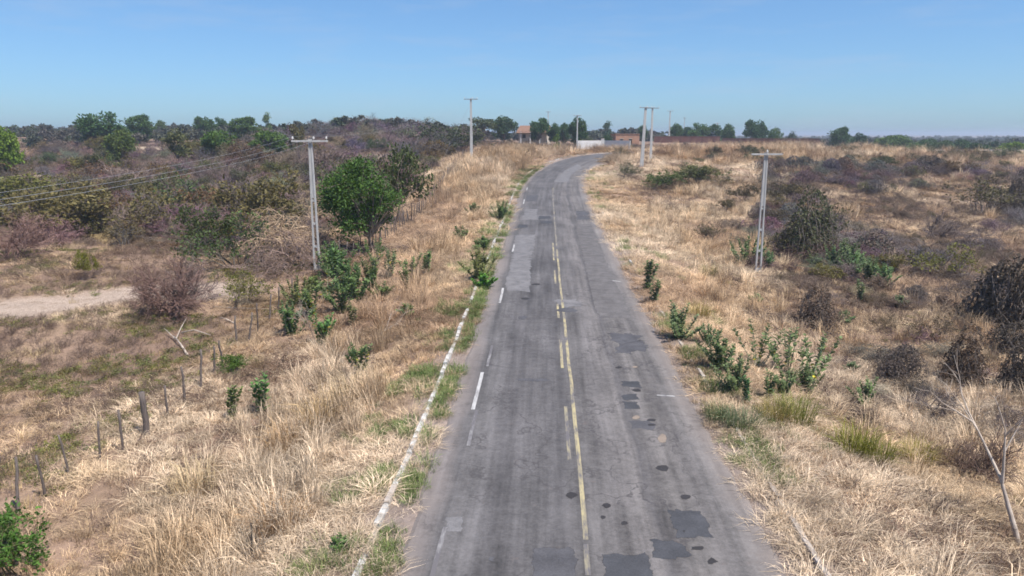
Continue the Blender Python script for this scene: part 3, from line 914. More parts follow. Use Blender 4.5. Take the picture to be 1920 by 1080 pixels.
# --- big-leaved milkweed shrubs of the verge: upright stems with opposite pairs of oval leaves
def milkweed(seed, stems=6, h=1.2, leaf=.17, gap=.10, bare=.15, spread=.35, yellow=0):
    rs = np.random.default_rng(seed)
    st = MB(); V, Fl, S, N0 = [], [], [], 0
    yl = MB()
    for k in range(stems):
        a = rs.uniform(0, 6.28); t = rs.uniform(.05, spread)
        d = np.array([math.sin(t) * math.cos(a), math.sin(t) * math.sin(a), math.cos(t)])
        p = np.array([rs.normal(0, .05), rs.normal(0, .05), -.05])
        L = h * rs.uniform(.6, 1.05)
        n = max(3, int(L / .2)); pts = [p]
        for j in range(n):
            d = d + np.append(rs.normal(0, .06, 2), .04); d /= np.linalg.norm(d)
            p = p + d * L / n; pts.append(p)
        st.tube(pts, [.016 * (1 - .6 * j / n) for j in range(n + 1)], 5, .6)
        s = L * rs.uniform(bare * .6, bare * 1.6); q = 0
        while s < L:
            f = s / L * n; i = min(int(f), n - 1)
            c = pts[i] + (pts[i + 1] - pts[i]) * (f - i)
            dd = pts[i + 1] - pts[i]; dd /= np.linalg.norm(dd)
            ang = (q % 2) * math.pi / 2 + rs.normal(0, .25)
            for sg in (0, math.pi):
                b = ang + sg
                o = np.array([math.cos(b), math.sin(b), rs.uniform(.25, .9)]); o /= np.linalg.norm(o)
                sd = np.cross(o, dd); sd /= np.linalg.norm(sd) + 1e-9
                nn = np.cross(sd, o)
                ll = leaf * rs.uniform(.7, 1.15) * (.75 if s > .88 * L else 1); w = ll * .58
                mid = c + o * ll * .5 + nn * ll * .04
                ring = [c, c + o * ll * .3 + sd * w * .48 + nn * ll * .1, c + o * ll * .72 + sd * w * .42 + nn * ll * .08, c + o * ll - nn * ll * .06,
                        c + o * ll * .72 - sd * w * .42 + nn * ll * .08, c + o * ll * .3 - sd * w * .48 + nn * ll * .1]
                tgt_y = yellow and (rs.uniform() < yellow) and s < L * .75
                vs = ring + [mid - nn * ll * .03]
                fs = [(6, m_, (m_ + 1) % 6) for m_ in range(6)]
                if tgt_y: yl.add(vs, fs, rs.uniform(.4, .9))
                else:
                    o0 = len(V); V.extend(vs); S.extend([float(np.clip(rs.normal(.5, .2), 0, 1))] * 7)
                    Fl.extend([(o0 + x, o0 + y, o0 + z) for x, y, z in fs])
            s += gap * rs.uniform(.75, 1.25) * (.6 if s > .7 * L else 1); q += 1
    lm = np_mesh('leaves', np.array(V), np.array(Fl), M['leaf'], np.array(S))
    return st.mesh('stems', M['twig']), lm, (yl.mesh('yellow_leaves', M['leaf']) if yl.v else None)

MILK = {'full': [milkweed(500 + k, 16, 1.25, .150, .075, .05, .9) for k in range(4)],
        'thin': [milkweed(520 + k, 8, 1.35, .16, .11, .35, .75, .08) for k in range(3)],
        'spike': [milkweed(540 + k, 5, 1.2, .19, .09, .1, .38) for k in range(3)],
        'low': [milkweed(560 + k, 16, .7, .16, .07, .05, 1.1) for k in range(3)],
        'yellowing': [milkweed(580 + k, 14, 1.2, .17, .085, .1, .7, .22) for k in range(2)]}
def place_milk(kind, px, py, s, label, k=0, tint_=(.075, .155, .075), group='milkweed shrubs along the verges', loc=None):
    meshes = MILK[kind][k % len(MILK[kind])]
    loc = at(px, py) if loc is None else loc
    o = empty('milkweed_shrub', tuple(loc), random.uniform(0, 6.28), s)
    a = bpy.data.objects.new('stems', meshes[0]); link(a, o); a.color = (.30, .29, .19, 1)
    b = bpy.data.objects.new('leaves', meshes[1]); link(b, o); b.color = (*tint_, 1)
    if meshes[2] is not None:
        c = bpy.data.objects.new('yellow_leaves', meshes[2]); link(c, o); c.color = (.55, .48, .06, 1)
    return tag(o, label, 'shrub', group)

# ------------------------------------------------------------------ utility poles and wires
def pole(loc, h, label, wide=(.46, .24), arm=2.4, arm_z=.12, slots=True, lean=0.0, rz=0.0, pins=(-1, .25, 1), group='concrete utility poles', steel_arm=False):
    root = empty('utility_pole', tuple(loc), rz)
    root.rotation_euler = (0, lean, rz)
    wb, wt = wide
    b = MB()
    W = lambda z: wb + (wt - wb) * z / h
    ft = .105                                                     # flange thickness
    def bar(x0f, x1f, z0, z1, dy):
        vs = []
        for z in (z0, z1):
            x0, x1 = x0f(z), x1f(z)
            vs += [(x0, -dy, z), (x1, -dy, z), (x1, dy, z), (x0, dy, z)]
        b.add(vs, [(3, 2, 1, 0), (4, 5, 6, 7), (0, 1, 5, 4), (1, 2, 6, 5), (2, 3, 7, 6), (3, 0, 4, 7)])
    if slots:
        fx = lambda z: ft * (.55 + .45 * W(z) / wb)
        bar(lambda z: -W(z) / 2, lambda z: -W(z) / 2 + fx(z), -.4, h, .085)
        bar(lambda z: W(z) / 2 - fx(z), lambda z: W(z) / 2, -.4, h, .085)
        zs = [(.0, .35)]
        z = 1.55
        while z < h * .56:
            zs.append((z, z + .14)); z += 1.55
        zs.append((h * .56, h - .02))
        for (a, c) in zs:                                         # the web, recessed between the flanges, open in the lower half
            bar(lambda z: -W(z) / 2 + fx(z) + .001, lambda z: W(z) / 2 - fx(z) - .001, a, c, .05)
    else:
        bar(lambda z: -W(z) / 2, lambda z: W(z) / 2, -.4, h, .10)
    b.build('shaft', M['concrete'], root)
    a = MB()
    za = h - arm_z
    a.box((0, -.15, za), (arm, .11, .12))
    a.box((0, -.14, za - .085), (.2, .1, .05))
    am = a.build('crossarm', M['steel'] if steel_arm else M['concrete'], root)
    c = MB(); c.tube([(0, -.24, za), (0, .16, za)], [.018, .018], 6); c.build('bolt', M['steel'], am)
    ends = []
    for p in pins:
        x = p * (arm / 2 - .09)
        m = MB()
        m.tube([(x, -.15, za + .06), (x, -.15, za + .17)], [.012, .012], 6)
        m.tube([(x, -.15, za + .14), (x, -.15, za + .17), (x, -.15, za + .20), (x, -.15, za + .23), (x, -.15, za + .27), (x, -.15, za + .30)], [.03, .075, .045, .065, .04, .03], 10)
        m.build('insulator', M['ceramic'], root)
        ends.append(np.array([x, -.15, za + .29]))
    tag(root, label, 'utility pole', group)
    bpy.context.view_layer.update()
    mw = root.matrix_world
    return root, [np.array(mw @ __import__('mathutils').Vector(e)) for e in ends]

def wire(p, q, sag, label, r=.0045, n=26, group='power lines along the road'):
    b = MB(); pts = []
    p, q = np.array(p), np.array(q)
    for k in range(n + 1):
        t = k / n
        s = p + (q - p) * t; s = s - np.array([0, 0, sag * 4 * t * (1 - t)])
        pts.append(s)
    b.tube(pts, [r] * len(pts), 5)
    o = b.build('power_line', M['wire'])
    return tag(o, label, 'wire', group)

pA, eA = pole(at(595, 506), 8.75, 'grey concrete utility pole with crossarm beside the big green tree')
p2 = np.array([-6.6, 121.0, ground(-6.6, 121.0)])
pB, eB = pole(p2, 9.4, 'utility pole on the straw bank left of the distant bend', (.5, .26), 2.2, slots=False, steel_arm=True)
pC, eC = pole(at(1421, 511), 8.7, 'pale concrete pole standing alone in dry grass on the open side', pins=(0.02,), arm=2.2)
pD, eD = pole(at(1203, 312), 9.3, 'nearer of two tilted poles by the inside of the bend', (.6, .34), 2.0, slots=False, lean=.035, steel_arm=True)
q = np.array([24.0, 128.5]); pE, eE = pole((q[0], q[1], ground(*q)), 9.0, 'farther of two tilted poles by the inside of the bend', (.45, .26), 2.2, slots=False, lean=.0, steel_arm=True)
q = np.array([15.8, 181.0]); pF, eF = pole((q[0], q[1], ground(*q)), 9.3, 'distant pole in front of the dark round tree by the white wall', (.4, .24), 1.9, slots=False, steel_arm=True)
q = np.array([12.6, 262.0]); pG, eG = pole((q[0], q[1], ground(*q)), 11.0, 'thin far pole rising behind the dark green trees', (.4, .24), 1.9, slots=False, steel_arm=True)
q = np.array([50.5, 240.0]); pH, eH = pole((q[0], q[1], ground(*q)), 9.6, 'far pole behind the red brick wall next to the tilted pair', (.45, .28), 2.2, slots=False, steel_arm=True)
q = np.array([69.0, 300.0]); pI, eI = pole((q[0], q[1], ground(*q)), 10.5, 'thinnest far pole behind the red brick wall', (.3, .2), 1.2, slots=False, steel_arm=True)
q = np.array([80.0, 292.0]); pJ, eJ = pole((q[0], q[1], ground(*q)), 10.0, 'short looking pale pole among the green trees behind the brick wall', (.5, .36), 1.9, slots=False)
for k, (a, nm) in enumerate(zip(eA, ('outer', 'middle', 'inner'))):
    end = np.array([-11.2 + .95 * k * 1.0, -9.0, 8.35])
    wire(a, end, .9, '%s power line from the near left pole towards the camera' % nm)
    wire(a, eB[k], 1.3, '%s power line between the near left pole and the bank pole' % nm)
    wire(eB[k], eF[k], 1.2, '%s power line from the bank pole to the pole by the white wall' % nm, n=16)
for k in range(3):
    wire(eE[k], eH[k], 2.0, '%s power line from the tilted poles to the pole behind the brick wall' % ('first', 'second', 'third')[k], n=16)
# stay wire of the pole on the bank
g0 = np.array([-11.5, 117.0, ground(-11.5, 117.0)])
wire(eB[0] - np.array([-1.0, 0, .8]), g0, .05, 'slanting stay wire of the pole on the straw bank', .012, 6, None)

# ------------------------------------------------------------------ fences
def rough_post(b, h, r, rs, lean=.08, base=(0, 0, 0)):
    n = 5
    d = np.array([rs.normal(0, lean), rs.normal(0, lean), 1.0])
    pts = []
    for k in range(n + 1):
        t = k / n
        pts.append(np.array(base) + np.array([d[0] * h * t + rs.normal(0, .014), d[1] * h * t + rs.normal(0, .014), -.3 + (h + .3) * t]))
    b.tube(pts, [r * (1.08 - .2 * k / n + rs.normal(0, .05)) for k in range(n + 1)], 7)
    return pts
rs = np.random.default_rng(77)
near_posts = [(33, 968, 878), (87, 930, 857), (133, 892, 822), (186, 862, 798), (233, 848, 776), (278, 815, 742), (316, 783, 728), (348, 755, 693), (378, 728, 665), (401, 702, 655),
              (420, 684, 640), (444, 645, 598), (463, 644, 594), (484, 622, 572), (504, 602, 558), (521, 582, 543), (547, 560, 526)]
fl = empty('post_fence', tuple(at(33, 968)))
tag(fl, 'row of rough leaning wooden posts with wire across the left field', 'fence')
FO = np.array(fl.location); tops = []
for i, (px, by, ty) in enumerate(near_posts):
    p = at(px, by)
    d = math.hypot(p[1], CAMH - p[2])
    h = (by - ty) / FPX * d / math.cos(PITCH) * 1.12
    b = MB()
    pts = rough_post(b, h, .11 if i == 5 else rs.uniform(.036, .05), rs, .03 if i == 5 else .09)
    o = b.build('post', M['post'], fl, True)
    o.location = tuple(p - FO)
    tops.append((p - FO, pts, h))
for lvl in (.35, .62, .88):
    b = MB()
    for (a, pa, ha), (c, pc, hc) in zip(tops[:-1], tops[1:]):
        k = min(5, max(1, int(round((lvl * 1.15) / (ha + .3) * 5)))) ; k2 = min(5, max(1, int(round((lvl * 1.15) / (hc + .3) * 5))))
        A, C = a + pa[k], c + pc[k2]
        mid = (A + C) / 2 - np.array([0, 0, .04])
        b.tube([A, mid, C], [.006] * 3, 3, cap=False)
    b.build('wire', M['barb'], fl)

far_line = [(586, 532), (640, 494), (690, 470), (740, 440), (780, 408), (806, 382), (824, 358), (842, 332), (862, 305), (878, 292)]
FP = [at(*p) for p in far_line]
ff = empty('stick_fence', tuple(FP[1]))
tag(ff, 'long fence of thin close sticks running to the bend', 'fence')
FO = np.array(ff.location)
sm = []
for k in range(6):
    b = MB(); rough_post(b, 1.45 * rs.uniform(.85, 1.15), rs.uniform(.032, .05), rs, .05); sm.append(b.mesh('stick', M['post'], True))
for a, c in zip(FP[1:-1], FP[2:]):
    n = max(2, int(np.linalg.norm((c - a)[:2]) / .95))
    for k in range(n):
        p = a + (c - a) * (k + rs.uniform(-.2, .2)) / n
        o = bpy.data.objects.new('stick', sm[rs.integers(0, 6)]); link(o, ff)
        o.location = (p[0] - FO[0], p[1] - FO[1], ground(p[0], p[1]) - FO[2]); o.rotation_euler = (0, 0, rs.uniform(0, 6)); o.scale = (1, 1, rs.uniform(.8, 1.15))

# ------------------------------------------------------------------ far walls and houses by the bend
def box_obj(name, c, size, mat, parent=None, rz=0.0):
    b = MB(); b.box(c, size, rz); return b.build(name, mat, parent)

def along(name, p, q, h, t, label, mat, cat, cap=None, piers=0, base_drop=.5):
    """a wall from p to q (x, y) that follows the ground"""
    p, q = np.array(p, float), np.array(q, float)
    d = q - p; L = np.linalg.norm(d); rz = math.atan2(d[1], d[0])
    zb = max(ground(*p), ground(*q))
    root = empty(name, (p[0], p[1], zb), rz)
    b = MB(); b.box((L / 2, 0, (h - base_drop) / 2), (L, t, h + base_drop)); b.build('wall', mat, root)
    if cap: box_obj('coping', (L / 2, 0, h + .04), (L + .06, t + .1, .08), cap, root)
    for k in range(piers):
        x = L * (k + .5) / piers
        box_obj('pier', (x, -t / 2 - .06, (h - base_drop) / 2), (.3, .12, h + base_drop - .02), mat, root)
    return tag(root, label, cat)
along('boundary_wall', (15.7, 178.0), (21.4, 179.5), 2.95, .2, 'low whitewashed boundary wall straight ahead where the road bends', M['whitewash'], 'wall')
along('boundary_wall', (22.4, 181.0), (27.9, 176.0), 2.5, .2, 'lower whitewashed wall to the right of the gateway', M['whitewash'], 'wall')
for x, y in ((21.65, 179.7), (22.2, 180.9)):
    gp = empty('gate_post', (x, y, ground(x, y))); box_obj('shaft', (0, 0, 1.5), (.32, .32, 3.6), M['whitewash'], gp); box_obj('cap', (0, 0, 3.35), (.42, .42, .1), M['cream'], gp)
    tag(gp, 'white gate post %s of the gateway between the whitewashed walls' % ('at the left' if x < 22 else 'at the right'), 'gate post', 'gate posts')

def house(x, y, w, d, h, roof_h, rz, wall, roof, label, doors, flat=False, lift=0.0):
    root = empty('house', (x, y, ground(x, y) + lift), rz)
    box_obj('wall', (0, 0, h / 2 - .5), (w, d, h + 1.0), wall, root)
    b = MB(); e = .5
    if not flat:
        W, D = w / 2 + e, d / 2 + e
        vs = [(-W, -D, h), (W, -D, h), (W, D, h), (-W, D, h), (-W * .98, 0, h + roof_h), (W * .98, 0, h + roof_h)]
        vs += [(a, c, z - .12) for a, c, z in vs[:4]]
        b.add(vs, [(0, 1, 5, 4), (2, 3, 4, 5), (1, 2, 5), (3, 0, 4), (9, 8, 7, 6), (0, 6, 7, 1), (1, 7, 8, 2), (2, 8, 9, 3), (3, 9, 6, 0)])
    else:
        b.box((0, 0, h + .08), (w + .3, d + .3, .16))
    b.build('roof', roof, root)
    for nm, px_, pz, ww, hh in doors:
        o = box_obj(nm, (px_, -d / 2 - .012, pz), (ww, .06, hh), M['opening'], root)
        box_obj('frame', (px_, -d / 2 - .02, pz + hh / 2 + .05), (ww + .2, .09, .1), M['cream'], o)
    return root
hs = house(7.0, 228, 8.5, 7, 3.0, 1.7, math.radians(-14), M['cream'], M['roof_tile'], '', [('window', -2.6, 1.5, 1.0, 1.1), ('door', -.3, 1.0, .9, 2.1), ('window', 2.3, 1.5, 1.0, 1.1)], lift=1.0)
tag(hs, 'cream house with terracotta tiled roof beside dark round trees', 'house')
for k in range(3):
    box_obj('porch_post', (-3.2 + 2.9 * k, -5.2, 1.1), (.25, .25, 3.4), M['whitewash'], hs)
b = MB(); b.add([(-4.7, -5.6, 2.55), (4.7, -5.6, 2.55), (4.7, -3.4, 3.05), (-4.7, -3.4, 3.05), (-4.7, -5.6, 2.45), (4.7, -5.6, 2.45), (4.7, -3.4, 2.95), (-4.7, -3.4, 2.95)], [(0, 1, 2, 3), (7, 6, 5, 4), (0, 4, 5, 1), (1, 5, 6, 2), (3, 7, 4, 0), (2, 6, 7, 3)])
b.build('porch_roof', M['roof_tile'], hs)
hb = house(33.5, 222, 7.2, 6, 3.3, 0, math.radians(8), M['orange_brick'], M['orange_brick'], '', [('window', -1.8, 1.6, .9, .9), ('door', .9, 1.0, .9, 2.1)], flat=True)
tag(hb, 'flat roofed orange brick building behind the white walls', 'building')
along('brick_wall', (44.0, 231.0), (63.0, 226.0), 1.8, .2, 'dark red brick wall behind the tilted poles', M['red_brick'], 'wall', M['roof_tile'], 6)
along('brick_wall', (63.5, 225.5), (88.0, 213.0), 1.3, .2, 'long middle stretch of dark red brick wall above the straw', M['red_brick'], 'wall', M['roof_tile'], 8)
along('brick_wall', (88.6, 212.6), (108.0, 201.0), 2.1, .2, 'end stretch of dark red brick wall nearest the right edge', M['red_brick'], 'wall', M['roof_tile'], 6)
hc = house(165, 262, 3.2, 3, 3.4, 0, 0.0, M['whitewash'], M['whitewash'], '', [('window', 0, 1.9, .8, .8)], flat=True)
tag(hc, 'tiny white hut among the far trees on the right', 'building')

# ------------------------------------------------------------------ trees
def px_at(px, dist):
    """ground point at a given distance under an image column"""
    x = (px - 960) / FPX * dist
    y = dist * math.cos(PITCH) + 0
    y = dist
    return np.array([x, y, ground(x, y)])
def tree_px(px, top, dist, w_px, proto, tint_, label, group=None, name='broadleaf_tree', zmin=2.0, rz=0.0):
    p = px_at(px, dist)
    hz = CAMH + (251 - top) / FPX * dist - p[2]
    hz = max(hz, zmin) * .99
    w = w_px / FPX * dist * 1.04
    o = place_tree(name, proto[0], tuple(p), tint_, label, group, 1.0, rz)
    o.scale = (w / proto[1], w / proto[1], hz / proto[2])
    return o
def proto(seed, h, w, th, **kw): return (tree_meshes(seed, h, w, th, **kw), w, h)
PT = [proto(900 + k, 6.0, 6.0, 1.0, lobes=22, leaves=4200, leaf=.40, low=.4) for k in range(4)]
PL = [proto(920 + k, 6.0, 5.0, 1.6, lobes=8, leaves=1100, leaf=.36, tight=.55) for k in range(2)]
DARK, MID, LIME, PALE, OLIVE = (.058, .115, .034), (.085, .150, .038), (.17, .25, .034), (.13, .18, .07), (.105, .118, .05)
G1, G2, G3 = 'trees on the left horizon', 'trees round the houses at the bend', 'trees behind the brick wall'
tree_px(205, 211, 195, 76, PT[0], DARK, 'largest dark dome shaped tree on the left skyline', G1)
tree_px(277, 217, 225, 52, PT[1], MID, 'medium round tree right of the big dark dome tree', G1, rz=1)
tree_px(318, 226, 280, 22, PT[2], PALE, 'tiny pale tree between two groups on the left skyline', G1, rz=2)
tree_px(397, 217, 240, 36, PT[3], MID, 'bright round tree at the start of the skyline group', G1, rz=3)
tree_px(424, 221, 255, 30, PT[0], DARK, 'darker small tree touching the bright round one', G1, rz=2.2)
tree_px(470, 221, 215, 58, PT[1], (.085, .145, .03), 'broad flat green tree on the left skyline', G1, rz=.4)
tree_px(512, 210, 235, 28, PL[0], PALE, 'tall pale feathery tree left of the wooded hill', G1, rz=.4)
tree_px(566, 222, 130, 36, PL[1], (.15, .13, .06), 'brownish thin tree right behind the near left pole', G1)
tree_px(22, 236, 118, 68, PT[2], LIME, 'lime green tree at the left edge of the picture', G1, rz=1.7)
tree_px(238, 238, 140, 50, PT[3], (.12, .16, .04), 'yellowish green tree below the big dark dome tree', G1, rz=1.2)
tree_px(415, 243, 150, 60, PT[0], (.10, .175, .03), 'low bright green tree beside the pale bare ground', G1, rz=.9)
tree_px(510, 246, 160, 70, PT[1], (.10, .165, .03), 'wide bright green tree in line with the pole crossarm', G1, rz=2.9)
tree_px(345, 238, 128, 66, PL[0], (.11, .115, .045), 'brown green tree with bare trunks on pale ground', G1, rz=1.1)
tree_px(945, 219, 235, 52, PT[2], (.06, .10, .035), 'green tree at the right end of the wooded hill', G2)
tree_px(905, 216, 215, 70, PL[1], (.10, .12, .055), 'olive thin crowned tree right of the bank pole', G2)
tree_px(1010, 219, 215, 34, PT[3], DARK, 'dark tree just right of the tiled house', G2)
tree_px(1037, 231, 222, 26, PT[0], DARK, 'small dark tree in the middle of the row', G2, rz=1)
tree_px(1055, 232, 228, 24, PT[1], DARK, 'smallest dark tree in the row by the house', G2, rz=2)
tree_px(1083, 221, 205, 36, PT[2], DARK, 'round dark tree behind the pole at the white wall', G2, rz=1)
tree_px(1042, 250, 172, 24, PL[0], (.11, .17, .035), 'bright small tree on the bank before the dark row', G2, zmin=2.6)
tree_px(1100, 255, 205, 24, PL[1], (.10, .12, .06), 'low pale green tree above the white wall', G2, zmin=2.2)
tree_px(1135, 226, 300, 30, PL[0], (.06, .10, .05), 'pointed grey green tree above the orange building', G2)
tree_px(1165, 238, 320, 12, PT[3], DARK, 'tiny dark tree beside the pointed one', G2)
tree_px(1135, 252, 215, 18, PT[0], DARK, 'squat dark tree left of the orange building', G2, zmin=2.4)
tree_px(1200, 235, 260, 18, PT[1], MID, 'small tree behind the tilted poles', G3)
tree_px(1262, 232, 270, 24, PT[2], MID, 'small tree right of the far pole', G3)
tree_px(1282, 236, 285, 22, PT[3], (.05, .10, .035), 'small tree around the thinnest pole', G3, rz=1)
tree_px(1303, 231, 275, 36, PT[0], MID, 'round tree in the middle of the group behind the wall', G3, rz=2)
tree_px(1330, 234, 280, 30, PT[1], DARK, 'dark tree left of the pale short pole', G3, rz=2)
tree_px(1357, 233, 272, 30, PT[2], (.075, .14, .03), 'brightest tree of the group behind the wall', G3, rz=2)
tree_px(1407, 222, 260, 42, PT[3], (.055, .11, .04), 'tallest round tree standing clear behind the brick wall', G3, rz=2)
tree_px(1441, 239, 262, 28, PT[0], MID, 'low round tree right of the tallest one', G3, rz=.3)
tree_px(1475, 244, 300, 26, PL[0], (.07, .10, .05), 'thin bluish tree left of the palm', G3, rz=.3)
tree_px(1562, 239, 250, 40, PT[1], DARK, 'dark leafy tree right of the palm', G3, rz=.3)
tree_px(1600, 249, 255, 30, PT[2], (.045, .09, .035), 'low dark tree over the brick wall', G3, rz=.3)
tree_px(1660, 250, 260, 60, PT[3], (.10, .16, .035), 'wide bright hedge like tree at the end of the brick wall', G3, rz=.3)
for k, (px, tp, ds, w, tn) in enumerate(((1722, 259, 235, 44, DARK), (1752, 263, 225, 44, (.07, .11, .04)), (1786, 261, 238, 46, DARK), (1820, 265, 228, 42, DARK), (1848, 264, 232, 44, (.05, .09, .04)), (1886, 266, 195, 52, LIME), (1705, 266, 222, 34, MID))):
    tree_px(px, tp, ds, w, PT[k % 4], tn, ('lime green round tree near the right edge' if tn is LIME else 'tree in the dark line beyond the straw field, %s from its left end' % ('second', 'third', 'fourth', 'fifth', 'sixth', '', 'first')[k]), 'trees beyond the straw field on the right', zmin=2.5, rz=k)

def palm(x, y, h, label, seed):
    rs = np.random.default_rng(seed)
    root = empty('palm_tree', (x, y, ground(x, y)))
    b = MB(); b.tube([(0, 0, -.3), (.1, 0, h * .5), (.05, .1, h)], [.22, .16, .13], 8); b.build('trunk', M['bark'], root)
    for k in range(16):
        a = rs.uniform(0, 6.28); e = rs.uniform(.0, 1.1); L = rs.uniform(1.8, 2.6)
        f = MB(); pts = []
        for j in range(7):
            t = j / 6
            pts.append(np.array([math.cos(a) * L * t * math.cos(e * (1 - t)), math.sin(a) * L * t * math.cos(e * (1 - t)), h + L * t * math.sin(e) - 1.5 * t * t]) + np.array([.05, .1, 0]))
        sd = np.array([-math.sin(a), math.cos(a), 0])
        for j in range(6):
            for sg in (-1, 1):
                for m in (0, .5):
                    c = pts[j] + (pts[j + 1] - pts[j]) * m
                    tip = c + sd * sg * .55 * (1 - .5 * j / 6) + (pts[j + 1] - pts[j]) * .7 - np.array([0, 0, .2])
                    f.add([c, c + (pts[j + 1] - pts[j]) * .22, tip], [(0, 1, 2)], rs.uniform(.3, .7))
        o = f.build('frond', M['leaf'], root); o.color = (.05, .10, .04, 1)
    return tag(root, label, 'palm')
palm(101, 250, 3.6, 'short palm with drooping fronds behind the brick wall', 3)
palm(148, 262, 2.6, 'smaller palm left of the line of dark trees', 5)

# the big tree by the fence
bt = at(700, 476)
big = tree_meshes(950, 7.4, 5.9, 1.7, lobes=36, leaves=14500, leaf=.20, r=.17, tight=.62, low=.45)
o = place_tree('broadleaf_tree', big, tuple(bt), (.078, .145, .028), 'big bright green leafy tree by the stick fence', s=1.0)
big[1].transform(__import__('mathutils').Matrix.Translation((-.75, 0, 0)))
o.rotation_euler = (0, -.03, 0)

# ------------------------------------------------------------------ scrub placed one by one
rs = np.random.default_rng(5)
GREY, PURP, RED, STRAW, OL1, OL2, GRN = (.25, .185, .155), (.205, .148, .13), (.22, .135, .11), (.42, .30, .20), (.165, .135, .05), (.19, .185, .04), (.085, .12, .038)
def sc_px(px, by, ty, proto, tt, tl, label, group=None, name='dry_bush', squash=1.0, wide=1.0):
    p = at(px, by)
    d = math.hypot(math.hypot(p[0], p[1]), CAMH - p[2])
    h = (by - ty) / FPX * math.hypot(p[1], CAMH - p[2]) * 1.05
    o = scrub_thing(name, proto, tuple(p), h, tt, tl, label, group, rs, squash=1.0)
    w = h * wide
    o.scale = (w, w, h)
    return o
sc_px(318, 590, 468, BARE[0], RED, RED, 'large reddish brown leafless bush in the left field', wide=1.0)
sc_px(300, 585, 500, BARE[3], RED, RED, 'smaller leafless bush grown into the large reddish one')
sc_px(345, 575, 480, BARE[2], PURP, RED, 'purplish leafless bush behind the large reddish one')
sc_px(445, 575, 503, SPARSE[0], (.25, .2, .14), OL2, 'small yellow olive bush near the fence posts', name='olive_bush', wide=1.1)
sc_px(165, 522, 470, LEAFY[0], GREY, (.20, .20, .03), 'small upright yellow green bush alone in the left field', name='olive_bush', wide=.55)
sc_px(440, 505, 398, SPARSE[1], (.13, .11, .09), GRN, 'thin dark green tree like bush with a bare trunk', name='olive_bush', wide=1.1)
sc_px(395, 470, 392, LEAFY[1], (.13, .11, .09), (.085, .11, .03), 'dark green bush left of the thin tree like one', name='olive_bush', wide=1.0)
sc_px(430, 700, 664, LEAFY[2], (.13, .14, .06), (.09, .15, .025), 'low bright green bush at a fence post', name='olive_bush', wide=1.5)
sc_px(520, 700, 632, TANGLE[0], (.22, .145, .10), RED, 'brown tangled bush at the edge of the long straw grass', wide=1.2)
sc_px(12, 1086, 968, LEAFY[3], (.13, .12, .06), (.075, .15, .025), 'dense bright green bush in the lower left corner', name='green_bush', wide=1.15)
sc_px(-2, 1060, 985, LEAFY[1], (.13, .12, .06), (.085, .16, .03), 'second green bush half cut by the left edge', name='green_bush', wide=1.0)
sc_px(742, 420, 285, LEAFY[0], GREY, (.075, .095, .03), 'dark olive bushy tree right behind the big green tree', name='olive_bush', wide=.72)
sc_px(640, 395, 308, SPARSE[2], GREY, (.10, .105, .04), 'olive brown bush left of the big green tree', name='olive_bush')
left_mid = [(95, 448, 358, LEAFY[0], OL1, 'dark olive bush, leftmost of the row facing the clearing', 1.4), (180, 446, 350, LEAFY[1], OL1, 'widest dark olive bush of the row facing the clearing', 1.5), (248, 445, 370, BARE[1], GREY, 'grey leafless bush right of the wide olive bush', 1.3),
            (30, 485, 395, BARE[2], RED, 'reddish leafless bush at the left edge above the clearing', 1.3), (318, 440, 362, SPARSE[0], OL1, 'olive bush with bare lower stems beside the grey bush', 1.2), (350, 410, 330, SPARSE[3], GRN, 'green tipped bush behind the row facing the clearing', 1.3),
            (530, 485, 362, TANGLE[1], STRAW, 'straw coloured tangled bush left of the near pole', 1.0), (560, 500, 420, TANGLE[2], (.20, .14, .115), 'brown tangled bush at the foot of the near left pole', 1.3), (505, 440, 330, LEAFY[2], OL1, 'olive bush above the straw coloured tangle', 1.1),
            (575, 420, 322, TANGLE[3], (.32, .235, .15), 'pale straw bush directly left of the pole shaft', 1.2), (640, 480, 410, TANGLE[0], (.17, .12, .10), 'dark brown tangle under the big green tree', 1.4), (470, 395, 318, BARE[4], PURP, 'purple grey bush in front of the wooded slope', 1.4),
            (60, 395, 330, LEAFY[3], (.155, .15, .035), 'yellowish olive bush below the power lines at the left edge', 1.6), (140, 380, 322, SPARSE[1], OL1, 'thin olive bush below the power lines', 1.5), (410, 350, 300, BARE[0], PURP, 'purple bush below the low bright tree', 1.7), (250, 360, 300, BARE[3], GREY, 'grey bush on the rise below the power lines', 1.6),
            (690, 330, 272, BARE[1], PURP, 'dark purple bush right above the big green tree', 2.0), (620, 322, 270, BARE[2], PURP, 'dark purple bush just right of the pole crossarm', 2.2), (810, 300, 250, BARE[4], (.12, .105, .105), 'dark grey bush left of the bank pole', 2.0), (850, 292, 240, LEAFY[1], (.085, .10, .045), 'dark olive bush just left of the bank pole', 1.7)]
for px, by, ty, pr, tn, lb, w in left_mid:
    sc_px(px, by, ty, pr, (.16, .13, .115) if pr[1] is not None else tn, tn, lb, 'scrub bushes left of the fence', 'olive_bush' if pr[1] is not None else 'dry_bush', wide=w)
